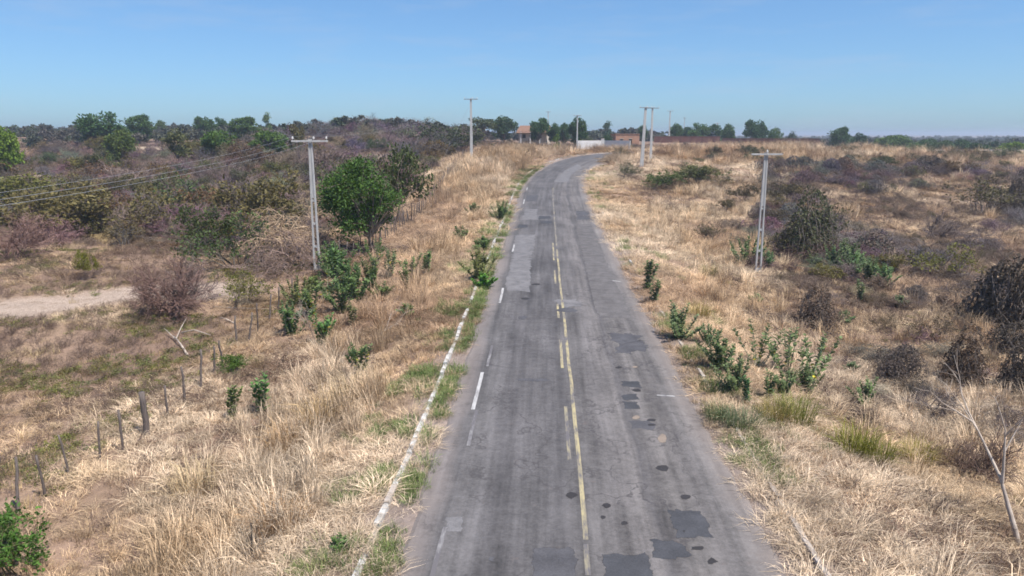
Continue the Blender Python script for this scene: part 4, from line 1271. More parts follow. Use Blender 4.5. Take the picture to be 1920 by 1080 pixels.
right_near = [(1905, 672, 606, MOUND[3], (.09, .07, .052), 'black brown mound between the vine cone and the edge tangle', 1.5), (1850, 560, 500, TANGLE[0], (.11, .085, .078), 'dark tangle behind the vine cone', 1.6), (1745, 640, 590, SPARSE[1], (.15, .11, .06), 'brown leafy bush left of the dark mounds', 1.2), (1905, 800, 735, TANGLE[3], (.13, .095, .08), 'brown tangle under the dark mounds at the edge', 1.4), (1650, 760, 722, TANGLE[1], (.19, .14, .11), 'brown tangle right of the milkweed on the slope', 1.5), (1430, 600, 560, TANGLE[3], (.17, .12, .09), 'low brown tangle left of the hollow', 1.5), (1330, 455, 420, SPARSE[2], (.15, .125, .06), 'small olive bush in the straw near the lone pole', 1.4), (1380, 430, 395, TANGLE[0], (.2, .15, .115), 'brown tangle above left of the lone pole', 1.4), (1148, 305, 283, TANGLE[1], (.36, .26, .17), 'straw tangle hiding the road at the inside of the bend', 1.6), (1160, 298, 276, SPARSE[3], (.13, .12, .05), 'olive bush where the road disappears', 1.5),(1592, 784, 746, TANGLE[0], (.07, .05, .042), 'black hollow tangle under the milkweed on the slope', 1.7), (1645, 470, 425, TANGLE[2], (.15, .12, .11), 'grey brown tangle above the blue green milkweeds', 1.6), (1750, 450, 395, BARE[0], (.15, .115, .105), 'dark leafless shrub in the middle of the right brush', 1.4), (1830, 470, 420, TANGLE[1], (.14, .11, .105), 'dark tangle left of the vine cone top', 1.5), (1522, 478, 366, MOUND[3], (.10, .104, .048), 'tall dark bush draped with vines right of the lone pole', .85), (1535, 470, 385, SPARSE[2], (.12, .11, .05), 'open twiggy bush behind the vine draped one', 1.0), (1495, 482, 418, MOUND[2], (.115, .105, .045), 'lower vine covered bush joined to the tall dark one', 1.2), (1560, 470, 400, TANGLE[1], (.19, .165, .145), 'grey tangle of dead vines behind the tall dark bush', 1.4),  # near-black tangle below the milkweed is added, its tint standing for the hollow's shadow
              (1530, 612, 540, MOUND[0], (.18, .125, .09), 'brown dome of dead vines in the straw', 1.0), (1485, 608, 570, TANGLE[0], (.13, .09, .07), 'small dark hollow tangle left of the brown dome', 1.3), (1886, 614, 474, CONE[1], (.115, .088, .064), 'tall cone of dark dead vines at the right edge', .95), (1850, 608, 552, MOUND[1], (.06, .05, .036), 'dark leafy base of the vine cone', 1.1),
              (1800, 716, 632, MOUND[2], (.12, .078, .052), 'dark reddish tangle below the vine cone', .9), (1688, 708, 648, MOUND[1], (.13, .10, .085), 'greyish purple tangle in the straw slope', 1.1), (1912, 735, 640, MOUND[0], (.105, .08, .06), 'dark tangle cut by the right edge above the bare tree', .9), (1755, 785, 708, BARE[3], (.15, .12, .115), 'dark leafless shrub beside the straw slope', 1.0),
              (1770, 520, 455, SPARSE[1], OL2, 'yellow olive bush on the right above the straw', 1.2), (1715, 565, 535, MOUND[3], (.13, .11, .105), 'small dark mound of dead vines among the straw', 1.2), (1850, 900, 800, BARE[1], (.19, .125, .095), 'reddish brown leafless shrub at the foot of the bare tree', 1.0), (1790, 880, 815, BARE[4], (.20, .135, .10), 'low brown leafless shrub left of the bare tree', 1.1),
              (1740, 320, 294, MOUND[0], (.085, .07, .064), 'dark brush heap on the far straw field', 2.6), (1840, 400, 330, SPARSE[3], (.14, .12, .05), 'brown olive bush at the right edge of the scrub', 1.3), (1905, 402, 325, CONE[0], (.10, .078, .065), 'dark dead shrub at the right edge of the far scrub', .6), (1250, 352, 322, LEAFY[3], (.10, .14, .035), 'green bush at the foot of the tilted poles', 1.8), (1170, 335, 302, SPARSE[0], (.10, .115, .04), 'olive bush at the inside of the bend', 1.2), (1300, 345, 308, LEAFY[2], (.125, .135, .045), 'olive bush right of the tilted poles', 1.8), (1100, 268, 255, SPARSE[1], (.1, .12, .05), 'small bush in front of the white wall', 1.4)]
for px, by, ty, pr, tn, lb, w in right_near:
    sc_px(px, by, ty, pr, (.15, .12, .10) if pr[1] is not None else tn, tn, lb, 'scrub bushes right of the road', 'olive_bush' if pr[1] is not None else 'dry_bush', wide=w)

# ------------------------------------------------------------------ the scrub that fills both sides
SIDE = ((40, 'near'), (75, 'middle'), (110, 'far'), (1e9, 'farthest'))
LM_L = [(22, 'the lime green tree'), (120, 'the skyline gap'), (205, 'the largest dark dome tree'), (277, 'the medium round tree'), (345, 'the brown green tree'), (415, 'the low bright tree'), (512, 'the pale feathery tree'), (590, 'the near left pole'), (680, 'the big green tree'), (770, 'the olive bushy tree'), (890, 'the bank pole')]
LM_R = [(1140, 'the white walls'), (1208, 'the tilted poles'), (1290, 'the far thin poles'), (1350, 'the pale short pole'), (1421, 'the lone pole'), (1522, 'the vine draped bush'), (1600, 'the blue green milkweeds'), (1690, 'the brick wall end'), (1790, 'the dark tree line'), (1885, 'the vine cone')]
SCATTERED = []
def name_scattered():
    '''each scattered bush is told by size, tone, row and the landmark in line with it, then by order from the left'''
    fam = {}
    for o, x, y, h, tn, noun, hr in SCATTERED:
        px = 960 + x / y * FPX
        mark = min(LM_L if px < 960 else LM_R, key=lambda m_: abs(m_[0] - px))[1]
        row = 'first row' if y < 72 else 'second row' if y < 88 else 'third row' if y < 108 else 'fourth row' if y < 140 else 'back row'
        mid = hr[0] * .7 + (hr[1] * 1.1 - hr[0] * .7) * .5
        size = 'tall' if h > mid else 'low'
        tone = 'pale' if sum(tn) > noun[1] else 'dark'
        fam.setdefault('%s %s %s, %s, below %s' % (size, tone, noun[0], row, mark), []).append((px, o))
    ORD = ['leftmost', 'second from left', 'third from left', 'fourth from left', 'fifth from left', 'sixth from left', 'seventh from left', 'eighth from left', 'ninth from left', 'tenth from left', 'eleventh from left', 'twelfth from left', 'thirteenth from left', 'fourteenth from left', 'fifteenth from left', 'sixteenth from left']
    for lb, L in fam.items():
        L.sort(key=lambda t: t[0])
        for k, (px, o) in enumerate(L):
            o['label'] = lb if len(L) == 1 else '%s, %s' % (lb, 'rightmost' if k == len(L) - 1 else ORD[min(k, 15)])

def scatter_scrub(n, xr, yr, ok, kinds, hr, label, group, name, seed, mind=1.5, wide=(1.1, 1.6)):
    rs_ = np.random.default_rng(seed); got = []
    N = n * 60
    Y = yr[0] + (yr[1] - yr[0]) * rs_.uniform(0, 1, N) ** .8; X = rs_.uniform(*xr, N)
    m = np.abs(X) < .70 * Y + 3; X, Y = X[m], Y[m]
    U = road_uv(X, Y)[0]
    m = ok(X, Y, U); X, Y, U = X[m], Y[m], U[m]
    Z = terrain(X, Y, U); NZ = fbm(X * .06, Y * .06, seed, 2)
    for x, y, z, nz in zip(X, Y, Z, NZ):
        if len(got) >= n: break
        if got and np.min((np.array(got) - (x, y)) ** 2 @ np.ones(2)) < mind ** 2: continue
        got.append((x, y))
        pr, tn = kinds[rs_.integers(0, len(kinds))]
        tn = tuple(c * rs_.uniform(.75, 1.2) for c in tn)
        h = rs_.uniform(*hr) * (.7 + .6 * nz)
        tw = tn if pr[1] is None else tuple(c * rs_.uniform(.85, 1.2) for c in (.135, .105, .10))
        o = scrub_thing(name, pr, (x, y, z), h, tw, tn, label, group, rs_)
        w = h * rs_.uniform(*wide); o.scale = (w, w, h)
        SCATTERED.append((o, x, y, h, tn, (label, sum(sum(k_[1]) for k_ in kinds) / len(kinds) * .97), hr))
clear = lambda x, y: fbm(x * .045, y * .045, 88, 2)
leftok = lambda x, y, u: (u < -17 - .02 * y) & (clear(x, y) > .33) & (clearing(x, y) < .3)
PB = [(BARE[k], c) for k in range(5) for c in (GREY, PURP, (.15, .115, .11))]
OB = [(p, c) for p in LEAFY + SPARSE for c in (OL1, (.145, .115, .05), (.10, .098, .042), (.175, .13, .062))]
scatter_scrub(150, (-150, -12), (64, 125), leftok, PB, (1.9, 3.4), 'leafless bush', 'grey leafless bushes of the left scrub', 'grey_bush', 61, 1.3)
scatter_scrub(110, (-150, -12), (62, 125), leftok, OB, (1.9, 3.6), 'olive bush', 'olive bushes of the left scrub', 'olive_bush', 62, 1.4)
scatter_scrub(40, (-120, -12), (60, 130), leftok, [(p, c) for p in TANGLE for c in (STRAW, (.28, .20, .145), (.21, .15, .12))], (1.2, 2.4), 'straw tangle', 'straw coloured tangles of the left scrub', 'straw_bush', 63)
scatter_scrub(90, (-170, -12), (125, 205), leftok, PB + OB[:8], (2.6, 4.0), 'brown bush', 'bushes of the distant left scrub', 'scrub_bush', 68, 2.0)
hill = lambda x, y, u: (u < -22) & (-75 < x) & (x < -8)
scatter_scrub(130, (-80, -6), (165, 250), hill, [(p, c) for p in BARE + SPARSE for c in (PURP, (.15, .12, .12), (.17, .135, .125))], (3.2, 5.2), 'hill bush', 'bushes of the wooded hill', 'hill_bush', 64, 1.8)
rok = lambda x, y, u: (u > 13 + .03 * y) & (fbm(x * .05, y * .05, 93, 2) > .36)
scatter_scrub(170, (12, 110), (50, 118), lambda x, y, u: rok(x, y, u) & (x > .36 * y - 2), [(p, c) for p in TANGLE + BARE + MOUND[:2] for c in (PURP, (.145, .11, .105), (.17, .135, .125), (.15, .10, .085))], (.9, 1.9), 'dead tangle', 'low tangles of the right hand brush', 'dead_tangle', 65, 1.0, (1.3, 2.2))
scatter_scrub(80, (12, 110), (48, 150), rok, [(p, c) for p in LEAFY + SPARSE for c in (OL1, (.11, .105, .045), (.125, .11, .05))], (.9, 2.0), 'olive scrub', 'low olive bushes of the right hand brush', 'low_olive_bush', 66, 1.3, (1.2, 1.9))
scatter_scrub(26, (12, 30), (22, 52), lambda x, y, u: (u > 11.5) & (x > .40 * y), [(p, c) for p in TANGLE for c in (STRAW, (.22, .155, .12), (.17, .125, .105), (.14, .10, .09))], (.5, 1.1), 'brown tangle', 'low tangles of the near right hand slope', 'brown_tangle', 67, 1.4, (1.2, 2.0))

name_scattered()

# ------------------------------------------------------------------ milkweed shrubs
MW = [('yellowing', 680, 704, 1.05, 'milkweed shrub with yellow leaves alone in the straw left of the road'), ('spike', 435, 788, 1.0, 'narrow milkweed stem leaning by the fence'), ('spike', 494, 775, 1.35, 'upright milkweed spike with yellow base in the straw'),
      ('full', 548, 628, 1.35, 'milkweed shrub left of the yellow flowered one'), ('yellowing', 602, 645, 1.2, 'milkweed shrub with one orange leaf near the dead twigs'), ('full', 620, 520, 1.6, 'milkweed bush at the foot of the near left pole'), ('full', 650, 545, 1.9, 'biggest milkweed bush right of the near left pole'), ('full', 668, 562, 1.6, 'milkweed bush in front of the biggest one'),
      ('low', 585, 545, 1.3, 'low milkweed left of the pole foot'), ('thin', 730, 522, 1.4, 'pale thin milkweed below the big green tree'), ('thin', 708, 500, 1.4, 'thin milkweed against the trunk of the big tree'), ('thin', 772, 525, 1.3, 'tall thin milkweed between tree and kerb'), ('spike', 800, 515, 1.3, 'single milkweed spike right of the thin ones'), ('spike', 764, 545, 1.0, 'short milkweed below the tall thin one'),
      ('low', 766, 592, .9, 'small round milkweed alone in flat straw'), ('low', 868, 450, 1.6, 'dark round milkweed on the bank above the kerb'), ('full', 938, 412, 1.4, 'dark green milkweed at the road edge far up the kerb'), ('low', 905, 470, 1.5, 'spreading milkweed over the kerb'), ('full', 900, 525, 1.55, 'large milkweed hanging over the left kerb'), ('low', 905, 540, 1.3, 'bright green milkweed at the asphalt edge'),
      ('low', 885, 400, 1.5, 'faint green milkweed higher up the bank'), ('low', 948, 406, 1.4, 'pale milkweed touching the asphalt'), ('spike', 1212, 545, 1.5, 'first milkweed spike on the right verge, farthest up'), ('spike', 1226, 568, 1.3, 'second milkweed spike on the right verge'), ('full', 1274, 635, 1.35, 'compact milkweed with a sharp shadow at the right road edge'), ('full', 1328, 646, .8, 'small milkweed starting the right hand row'),
      ('full', 1352, 695, 1.35, 'largest milkweed of the right hand row'), ('full', 1375, 735, 1.15, 'lowest milkweed of the right hand row'), ('spike', 1400, 758, .8, 'tiny milkweed shoot below the right hand row'), ('thin', 1420, 690, 1.5, 'thin pale milkweed right of the row'), ('thin', 1475, 705, 1.6, 'tall sparse milkweed with yellow leaves'), ('thin', 1515, 715, 1.6, 'rightmost tall sparse milkweed with yellow leaves'),
      ('spike', 1440, 748, 1.0, 'short milkweed under the tall sparse ones'), ('full', 1470, 742, .9, 'dark short milkweed between the tall sparse ones'), ('full', 1510, 738, 1.0, 'dark milkweed under the rightmost sparse one'), ('low', 1593, 696, .7, 'small milkweed on the bare slope'), ('full', 1622, 762, .95, 'milkweed on the edge of a dark hollow'),
      ('full', 1400, 500, 1.9, 'dark milkweed bush behind the lone pole'), ('full', 1436, 506, 1.3, 'milkweed just right of the lone pole foot'), ('low', 1530, 500, 1.5, 'low milkweed, first of the blue green cluster'), ('full', 1560, 505, 1.5, 'second milkweed of the blue green cluster'), ('full', 1590, 502, 1.8, 'tallest milkweed of the blue green cluster'), ('full', 1605, 518, 1.6, 'middle milkweed of the blue green cluster'), ('full', 1632, 532, 1.6, 'fifth milkweed of the blue green cluster'), ('full', 1655, 540, 1.4, 'last milkweed of the blue green cluster'),
      ('low', 1420, 568, 1.0, 'small milkweed left of the brown dome'), ('low', 1580, 608, 1.2, 'milkweed right of the brown dome'), ('low', 1686, 574, 1.1, 'small blue green milkweed by the dark mound'), ('spike', 1612, 565, 1.2, 'thin milkweed above the brown dome'), ('full', 560, 575, 1.3, 'milkweed bush by the dead twigs left of the pole foot'), ('yellowing', 588, 592, 1.3, 'milkweed with yellow leaves below the pole foot'), ('full', 640, 585, 1.5, 'milkweed bush lowest in the cluster by the pole'), ('full', 692, 540, 1.5, 'milkweed bush under the big green tree'), ('thin', 612, 566, 1.5, 'sparse milkweed just below the pole'), ('low', 716, 560, 1.4, 'low milkweed right of the cluster by the pole'), ('full', 632, 515, 1.7, 'milkweed bush hiding the pole foot'), ('spike', 660, 610, 1.0, 'small milkweed below the cluster by the pole'), ('low', 640, 1030, .5, 'tiny grey green weed by the left kerb')]
for k, (kd, px, py, s, lb) in enumerate(MW):
    hv = random.Random(px * 7 + py).uniform
    tn = (.150 * hv(.75, 1.15), .205 * hv(.85, 1.1), .062) if px < 1000 else (.135 * hv(.8, 1.15), .20 * hv(.88, 1.1), .078)
    if 'bright' in lb: tn = (.095, .22, .03)
    if 'pale' in lb or 'sparse' in lb or 'faint' in lb: tn = (.15, .20, .08)
    place_milk(kd, px, py, s * (1.12 if px < 1000 else 1.02), lb, k, tn)

# ------------------------------------------------------------------ bare trees, fallen branch, burnt stems
def bare_tree(name, base, h, seed, mat, label, stems=1, lean=(0, 0), maxd=3, r=.09, spread=.62, cat='tree', kids=(2, 3)):
    rs_ = np.random.default_rng(seed); segs, tips = [], []
    d = np.array([lean[0], lean[1], 1.0]); d /= np.linalg.norm(d)
    grow(rs_, np.array([0., 0, -.2]), d, h * .45, r, 0, maxd, segs, tips, spread, kids, 0.0, .10, (.6, .85))
    root = empty(name, tuple(base))
    tr = [s for s in segs if s[4] == 0]; br = [s for s in segs if s[4] > 0]
    a = skeleton_mesh('trunk', tr, mat, rs_, 8, .01, .006); b_ = skeleton_mesh('branches', br, mat, rs_, 5, .012, .006)
    link(bpy.data.objects.new('trunk', a), root); link(bpy.data.objects.new('branches', b_), root)
    return tag(root, label, cat)
bare_tree('bare_tree', at(1915, 1025), 4.6, 12, M['pale_bark'], 'pale leafless tree at the lower right edge', lean=(-.28, .05), maxd=4, r=.085)
bare_tree('bare_tree', at(1700, 372), 2.6, 15, M['pale_bark'], 'small dead pale tree in the far right brush', lean=(-.2, 0), maxd=3, r=.05)
bare_tree('bare_tree', at(700, 640), 2.4, 19, M['pale_bark'], 'bleached dead shrub leaning in the straw left of the road', lean=(.8, .2), maxd=3, r=.03, cat='dead shrub')
bare_tree('bare_tree', at(590, 640), 2.2, 23, M['pale_bark'], 'bleached dead shrub among the milkweed near the pole', lean=(-.1, 0), maxd=3, r=.025, cat='dead shrub', kids=(2, 4))
rs = np.random.default_rng(91)
def branch_path(name, pxs, mat, label, r0, lift, sub=()):
    root = empty(name, tuple(at(*pxs[0])))
    O = np.array(root.location)
    def pts(ps, l0):
        out = []
        for k, p in enumerate(ps):
            w = at(*p); out.append(w - O + np.array([0, 0, l0 + lift * k]))
        return out
    m = MB(); P = pts(pxs, .06); m.tube(P, [r0 * (1 - .6 * k / (len(P) - 1)) for k in range(len(P))], 7); m.build('limb', mat, root, True)
    for s in sub:
        m = MB(); Q = pts(s, .12); m.tube(Q, [r0 * .6 * (1 - .6 * k / (len(Q) - 1)) for k in range(len(Q))], 6); m.build('side_branch', mat, root, True)
    return tag(root, label, 'branch')
branch_path('fallen_branch', [(352, 668), (340, 652), (328, 640)], M['pale_bark'], 'forked bleached branch lying in the left field', .065, .10, [[(330, 641), (318, 632), (309, 627)], [(330, 641), (340, 622), (351, 606)], [(340, 628), (365, 626), (396, 640)]])
branch_path('fallen_branch', [(440, 608), (425, 602), (412, 600)], M['pale_bark'], 'short bleached branch near the small olive bush', .05, .05)
branch_path('fallen_branch', [(400, 577), (440, 580), (500, 583)], M['pale_bark'], 'long thin fallen stick behind the fence posts', .03, .03)
for px, by, ty, lb in ((474, 1056, 972, 'taller burnt black stem in the straw'), (446, 1020, 985, 'shorter burnt black stem in the straw')):
    p = at(px, by); b = MB(); rough_post(b, (by - ty) / FPX * p[1] * 1.05, .022, rs, .06); o = b.build('burnt_stem', M['opening']); o.location = tuple(p); tag(o, lb, 'stem')

# ------------------------------------------------------------------ grass: clumps of blades scattered as one mass per kind
def blades(seed, n, h, R, lean, w, droop=.3, seedhead=0):
    rs_ = np.random.default_rng(seed)
    a = rs_.uniform(0, 6.28, n); r = R * np.sqrt(rs_.uniform(0, 1, n))
    b = np.stack([r * np.cos(a), r * np.sin(a), np.full(n, -.03)], 1)
    az = a + rs_.normal(0, .9, n)
    H = rs_.uniform(h[0], h[1], n); Ln = H * 0 + rs_.uniform(lean[0], lean[1], n)
    d = np.stack([np.cos(az), np.sin(az), np.zeros(n)], 1)
    up = np.array([0, 0, 1.0])
    m = b + d * (Ln * .38)[:, None] + up * (H * .68)[:, None]
    t = b + d * Ln[:, None] + up * (H * (1 - droop * rs_.uniform(0, 1, n)))[:, None]
    s = np.stack([-np.sin(az), np.cos(az), rs_.normal(0, .35, n)], 1)
    s /= np.linalg.norm(s, axis=1)[:, None]
    ww = (w * rs_.uniform(.6, 1.3, n))[:, None]
    V = np.stack([b - s * ww * .5, b + s * ww * .5, m - s * ww * .42, m + s * ww * .42, t], 1).reshape(-1, 3)
    o = np.arange(n)[:, None] * 5
    Ft = np.concatenate([o + np.array([[0, 1, 3]]), o + np.array([[0, 3, 2]]), o + np.array([[2, 3, 4]])])
    return V, Ft, np.repeat(np.clip(rs_.normal(.5, .34, n), 0, 1.15), 5)
def clump(seed, *a, **k):
    V, Ft, S = blades(seed, *a, **k)
    return np_mesh('clump', V, Ft, M['grass'], S)
def herb(seed, n, h, R, leaf):
    rs_ = np.random.default_rng(seed)
    P = np.stack([rs_.normal(0, R * .5, n), rs_.normal(0, R * .5, n), rs_.uniform(.02, h, n)], 1)
    V, Ft, S = leaf_cloud(P, np.tile([0, 0, .3], (n, 1)), leaf, rs_, aspect=.5)
    return np_mesh('clump', V, Ft, M['grass'], S)
def weed(seed, h):
    rs_ = np.random.default_rng(seed); segs, tips = [], []
    for k in range(6):
        a = rs_.uniform(0, 6.28); t = rs_.uniform(.1, .9)
        grow(rs_, np.array([rs_.normal(0, .05), rs_.normal(0, .05), -.03]), np.array([math.sin(t) * math.cos(a), math.sin(t) * math.sin(a), math.cos(t)]), h * .5, .006, 1, 3, segs, tips, .7, (2, 4))
    return skeleton_mesh('clump', segs, M['grass'], rs_, 3, .05, .0035)

def proto_col(name, meshes):
    c = bpy.data.collections.new(name)                          # never linked to the scene: only the scatter uses it
    for k, m in enumerate(meshes):
        o = bpy.data.objects.new('%s_%02d' % (name, k), m); c.objects.link(o)
    return c
TALL = proto_col('tall_straw_clump', [clump(1000 + k, 70, (.45, 1.2), .24, (.15, .85), .012, .35) for k in range(6)])
MAT_ = proto_col('matted_straw_clump', [clump(1020 + k, 75, (.05, .24), .34, (.2, .62), .011, .5) for k in range(6)])
SHORT = proto_col('short_grass_clump', [clump(1040 + k, 60, (.10, .30), .22, (.05, .26), .009, .25) for k in range(5)])
HERB = proto_col('herb_clump', [herb(1060 + k, 90, .16, .28, .06) for k in range(4)])
WEED = proto_col('weed_clump', [weed(1080 + k, .5) for k in range(4)])

def scatter_stuff(name, P, rot, scl, tint_, coll, label, cat):
    n = len(P)
    me = bpy.data.meshes.new(name)
    me.vertices.add(n); me.vertices.foreach_set('co', np.ascontiguousarray(P, dtype=np.float32).ravel())
    def attr(nm, ty, key, val):
        a = me.attributes.new(nm, ty, 'POINT'); a.data.foreach_set(key, np.ascontiguousarray(val, dtype=np.float32).ravel())
    attr('rot', 'FLOAT_VECTOR', 'vector', rot); attr('scl', 'FLOAT_VECTOR', 'vector', scl)
    attr('tint', 'FLOAT_COLOR', 'color', np.concatenate([tint_, np.ones((n, 1))], 1))
    a = me.attributes.new('pick', 'INT', 'POINT'); a.data.foreach_set('value', RNG.integers(0, len(coll.objects), n).astype(np.int32))
    o = bpy.data.objects.new(name, me); link(o)
    ng = bpy.data.node_groups.new(name, 'GeometryNodeTree')
    ng.interface.new_socket('Geometry', in_out='INPUT', socket_type='NodeSocketGeometry')
    ng.interface.new_socket('Geometry', in_out='OUTPUT', socket_type='NodeSocketGeometry')
    N = ng.nodes; L = ng.links
    gi, go = N.new('NodeGroupInput'), N.new('NodeGroupOutput')
    ci = N.new('GeometryNodeCollectionInfo'); ci.inputs['Collection'].default_value = coll
    ci.inputs['Separate Children'].default_value = True; ci.inputs['Reset Children'].default_value = True
    ip = N.new('GeometryNodeInstanceOnPoints')
    def na(nm, ty):
        q = N.new('GeometryNodeInputNamedAttribute'); q.data_type = ty; q.inputs['Name'].default_value = nm; return q.outputs[0]
    L.new(gi.outputs[0], ip.inputs['Points']); L.new(ci.outputs[0], ip.inputs['Instance'])
    ip.inputs['Pick Instance'].default_value = True
    L.new(na('pick', 'INT'), ip.inputs['Instance Index'])
    e2r = N.new('FunctionNodeEulerToRotation'); L.new(na('rot', 'FLOAT_VECTOR'), e2r.inputs[0]); L.new(e2r.outputs[0], ip.inputs['Rotation'])
    L.new(na('scl', 'FLOAT_VECTOR'), ip.inputs['Scale'])
    L.new(ip.outputs[0], go.inputs[0])
    md = o.modifiers.new('scatter', 'NODES'); md.node_group = ng
    return tag(o, label, cat, kind='stuff')

def frustum(x, y, m=8): return np.abs(x) < .79 * y + m
def sample(n, xr, yr, seed):
    r_ = np.random.default_rng(seed)
    x, y = r_.uniform(*xr, n), r_.uniform(*yr, n)
    k = frustum(x, y); x, y = x[k], y[k]
    u, v = road_uv(x, y)
    return x, y, u, v, r_
PALETTE = np.array([(.66, .475, .285), (.58, .39, .225), (.56, .43, .305), (.43, .27, .165), (.72, .555, .375)])
def straw_tint(x, y, r_, warm=0.0):
    n1 = fbm(x * .09, y * .09, 131, 2); n2 = fbm(x * .31, y * .31, 141, 2)
    w = np.stack([np.clip(1.4 * n1, 0, 1), np.clip(1.5 * (1 - n1), 0, 1) * .9 + warm, np.clip(1.6 * n2 - .3, 0, 1), np.clip(1.3 - 2 * n2, 0, 1) * .7 + warm, np.clip(2 * n1 - .8, 0, 1)], 1)
    w = w * r_.uniform(.2, 1.2, w.shape); w /= w.sum(1)[:, None]
    c_ = w @ PALETTE
    big = fbm(x * .11 + 7, y * .07, 147, 2)[:, None]
    pale = sstep(.54, .68, big); red = sstep(.46, .32, big) if False else (1 - sstep(.32, .46, big))
    c_ = c_ * (1 - .55 * pale) + np.array([[.70, .56, .415]]) * .6 * pale
    c_ = c_ * (1 - .5 * red) + np.array([[.36, .225, .15]]) * .5 * red
    return c_ * (r_.uniform(.52, 1.2, len(x)) * (.55 + .85 * fbm(x * .8, y * .8, 145, 2)))[:, None]
def emit(name, x, y, u, r_, coll, size, tint_, label, cat, zs=(.8, 1.2), lean=.25, leandir=None, sink=0.0):
    n = len(x)
    z = terrain(x, y, u) - sink
    rot = np.stack([r_.normal(0, lean, n), r_.normal(0, lean, n), r_.uniform(0, 6.28, n)], 1)
    s = size * r_.uniform(.7, 1.3, n)
    scl = np.stack([s, s, s * r_.uniform(*zs, n)], 1)
    return scatter_stuff(name, np.stack([x, y, z], 1), rot, scl, tint_, coll, label, cat)

def lod(nm, coll, dens, keep, size, tintf, label, cat, seed, rings=((8, 48, 1.0, 1.0), (48, 105, 1.55, .36), (105, 215, 2.5, .11)), zs=(.8, 1.2), lean=.25, zk=(1, .85, .65)):
    X, Y, U, SZ, ZS = [], [], [], [], []
    r0 = np.random.default_rng(seed + 999)
    for k, (y0, y1, sc, dk) in enumerate(rings):
        xm = .79 * y1 + 8
        n = int(dens * dk * 2 * xm * (y1 - y0))
        x, y, u, v, r_ = sample(n, (-xm, xm), (y0, y1), seed + k)
        p = keep(x, y, u)
        m = r_.uniform(0, 1, len(x)) < p
        X.append(x[m]); Y.append(y[m]); U.append(u[m]); SZ.append(np.full(m.sum(), sc)); ZS.append(np.full(m.sum(), zk[k]))
    x, y, u, sz, zk_ = map(np.concatenate, (X, Y, U, SZ, ZS))
    n = len(x)
    z = terrain(x, y, u)
    dr = 14 * fbm(x * .045, y * .045, 401, 2) + r0.normal(0, .9, n)          # clumps lean the way their neighbours do
    rot = np.stack([r0.normal(0, .08, n), np.abs(r0.normal(lean, lean * .7, n)), dr], 1)
    s = size * sz * r0.uniform(.65, 1.35, n)
    scl = np.stack([s, s, s * zk_ * r0.uniform(*zs, n)], 1)
    return scatter_stuff(nm, np.stack([x, y, z], 1), rot, scl, tintf(x, y, u, r0), coll, label, cat)

def bare_zone(x, y, u):                                          # trodden earth: the path and the field left of the fence
    fl_ = sstep(15.5, 18.5, -u) * (1 - sstep(58, 70, y))
    return np.clip(np.maximum(path_mask(x, y) * (u < -12), 0), 0, 1), fl_
def keep_mat(x, y, u):
    pth, fld = bare_zone(x, y, u)
    n = fbm(x * .22, y * .22, 151)
    e = sstep(4.2, 4.75, np.abs(u)) * (np.abs(u) > 4.2)
    scr = sstep(64, 80, y) * sstep(18, 26, -u)
    e = e * (1 - .9 * (np.abs(u + 4.9) < .22)) * (1 - .95 * clearing(x, y))
    return e * (1 - .97 * pth) * (1 - fld * (1 - .42 * sstep(.45, .6, n))) * (1 - .85 * scr) * (1 - .72 * dark_right(x, y)) * (.25 + .75 * sstep(.36, .55, n))
lod('matted_straw', MAT_, 8.0, keep_mat, 1.08, lambda x, y, u, r_: straw_tint(x, y, r_), 'flattened pale straw covering the verges and slopes', 'dry grass', 2000, lean=.16)
def keep_short(x, y, u):
    pth, fld = bare_zone(x, y, u)
    n = fbm(x * .35, y * .35, 161)
    return (1 - .95 * clearing(x, y)) * (1 - .8 * (np.abs(u + 4.9) < .2)) * (np.abs(u) > 4.2) * sstep(4.2, 4.7, np.abs(u)) * (1 - .95 * pth) * (1 - .68 * fld) * (1 - .7 * dark_left(x, y, u)) * (1 - .65 * dark_right(x, y)) * (.3 + .7 * sstep(.38, .6, n))
lod('short_straw', SHORT, 5.0, keep_short, 1.05, lambda x, y, u, r_: straw_tint(x, y, r_, .3) * np.where(((u < -16) & (y < 70))[:, None], np.array([[.62, .62, .50]]), 1.0), 'short dry grass between the straw mats', 'dry grass', 2100)
def keep_tall(x, y, u):
    n = fbm(x * .16, y * .16, 171)
    lv = sstep(6.3, 8.0, -u) * (1 - sstep(10.6, 12.8, -u)) * (.15 + .85 * sstep(.42, .58, n))
    lv = lv * (1 - .75 * sstep(38, 48, y) * (1 - sstep(62, 80, y)))
    bank = sstep(6, 8, -u) * (1 - sstep(15, 18, -u)) * sstep(75, 95, y) * (1 - .9 * sstep(146, 156, y))
    rv = sstep(7, 11, u) * .30 * sstep(.47, .62, n) + sstep(110, 140, y) * (1 - sstep(150, 165, y)) * sstep(6, 9, u) * .55 * sstep(.38, .55, n)
    rv = rv * (1 - .8 * dark_right(x, y)) + np.exp(-((u - 6.6) / 1.6) ** 2) * sstep(128, 138, y) * (1 - sstep(165, 172, y))
    return np.clip(np.maximum(np.maximum(lv, bank), rv), 0, 1)
lod('tall_straw', TALL, 3.2, keep_tall, 1.0, lambda x, y, u, r_: straw_tint(x, y, r_) * 1.05, 'tall leaning clumps of golden straw grass', 'dry grass', 2200, lean=.22, zk=(1, .85, .8), rings=((8, 48, 1.0, 1.0), (48, 105, 1.4, .5), (105, 215, 2.0, .22)))
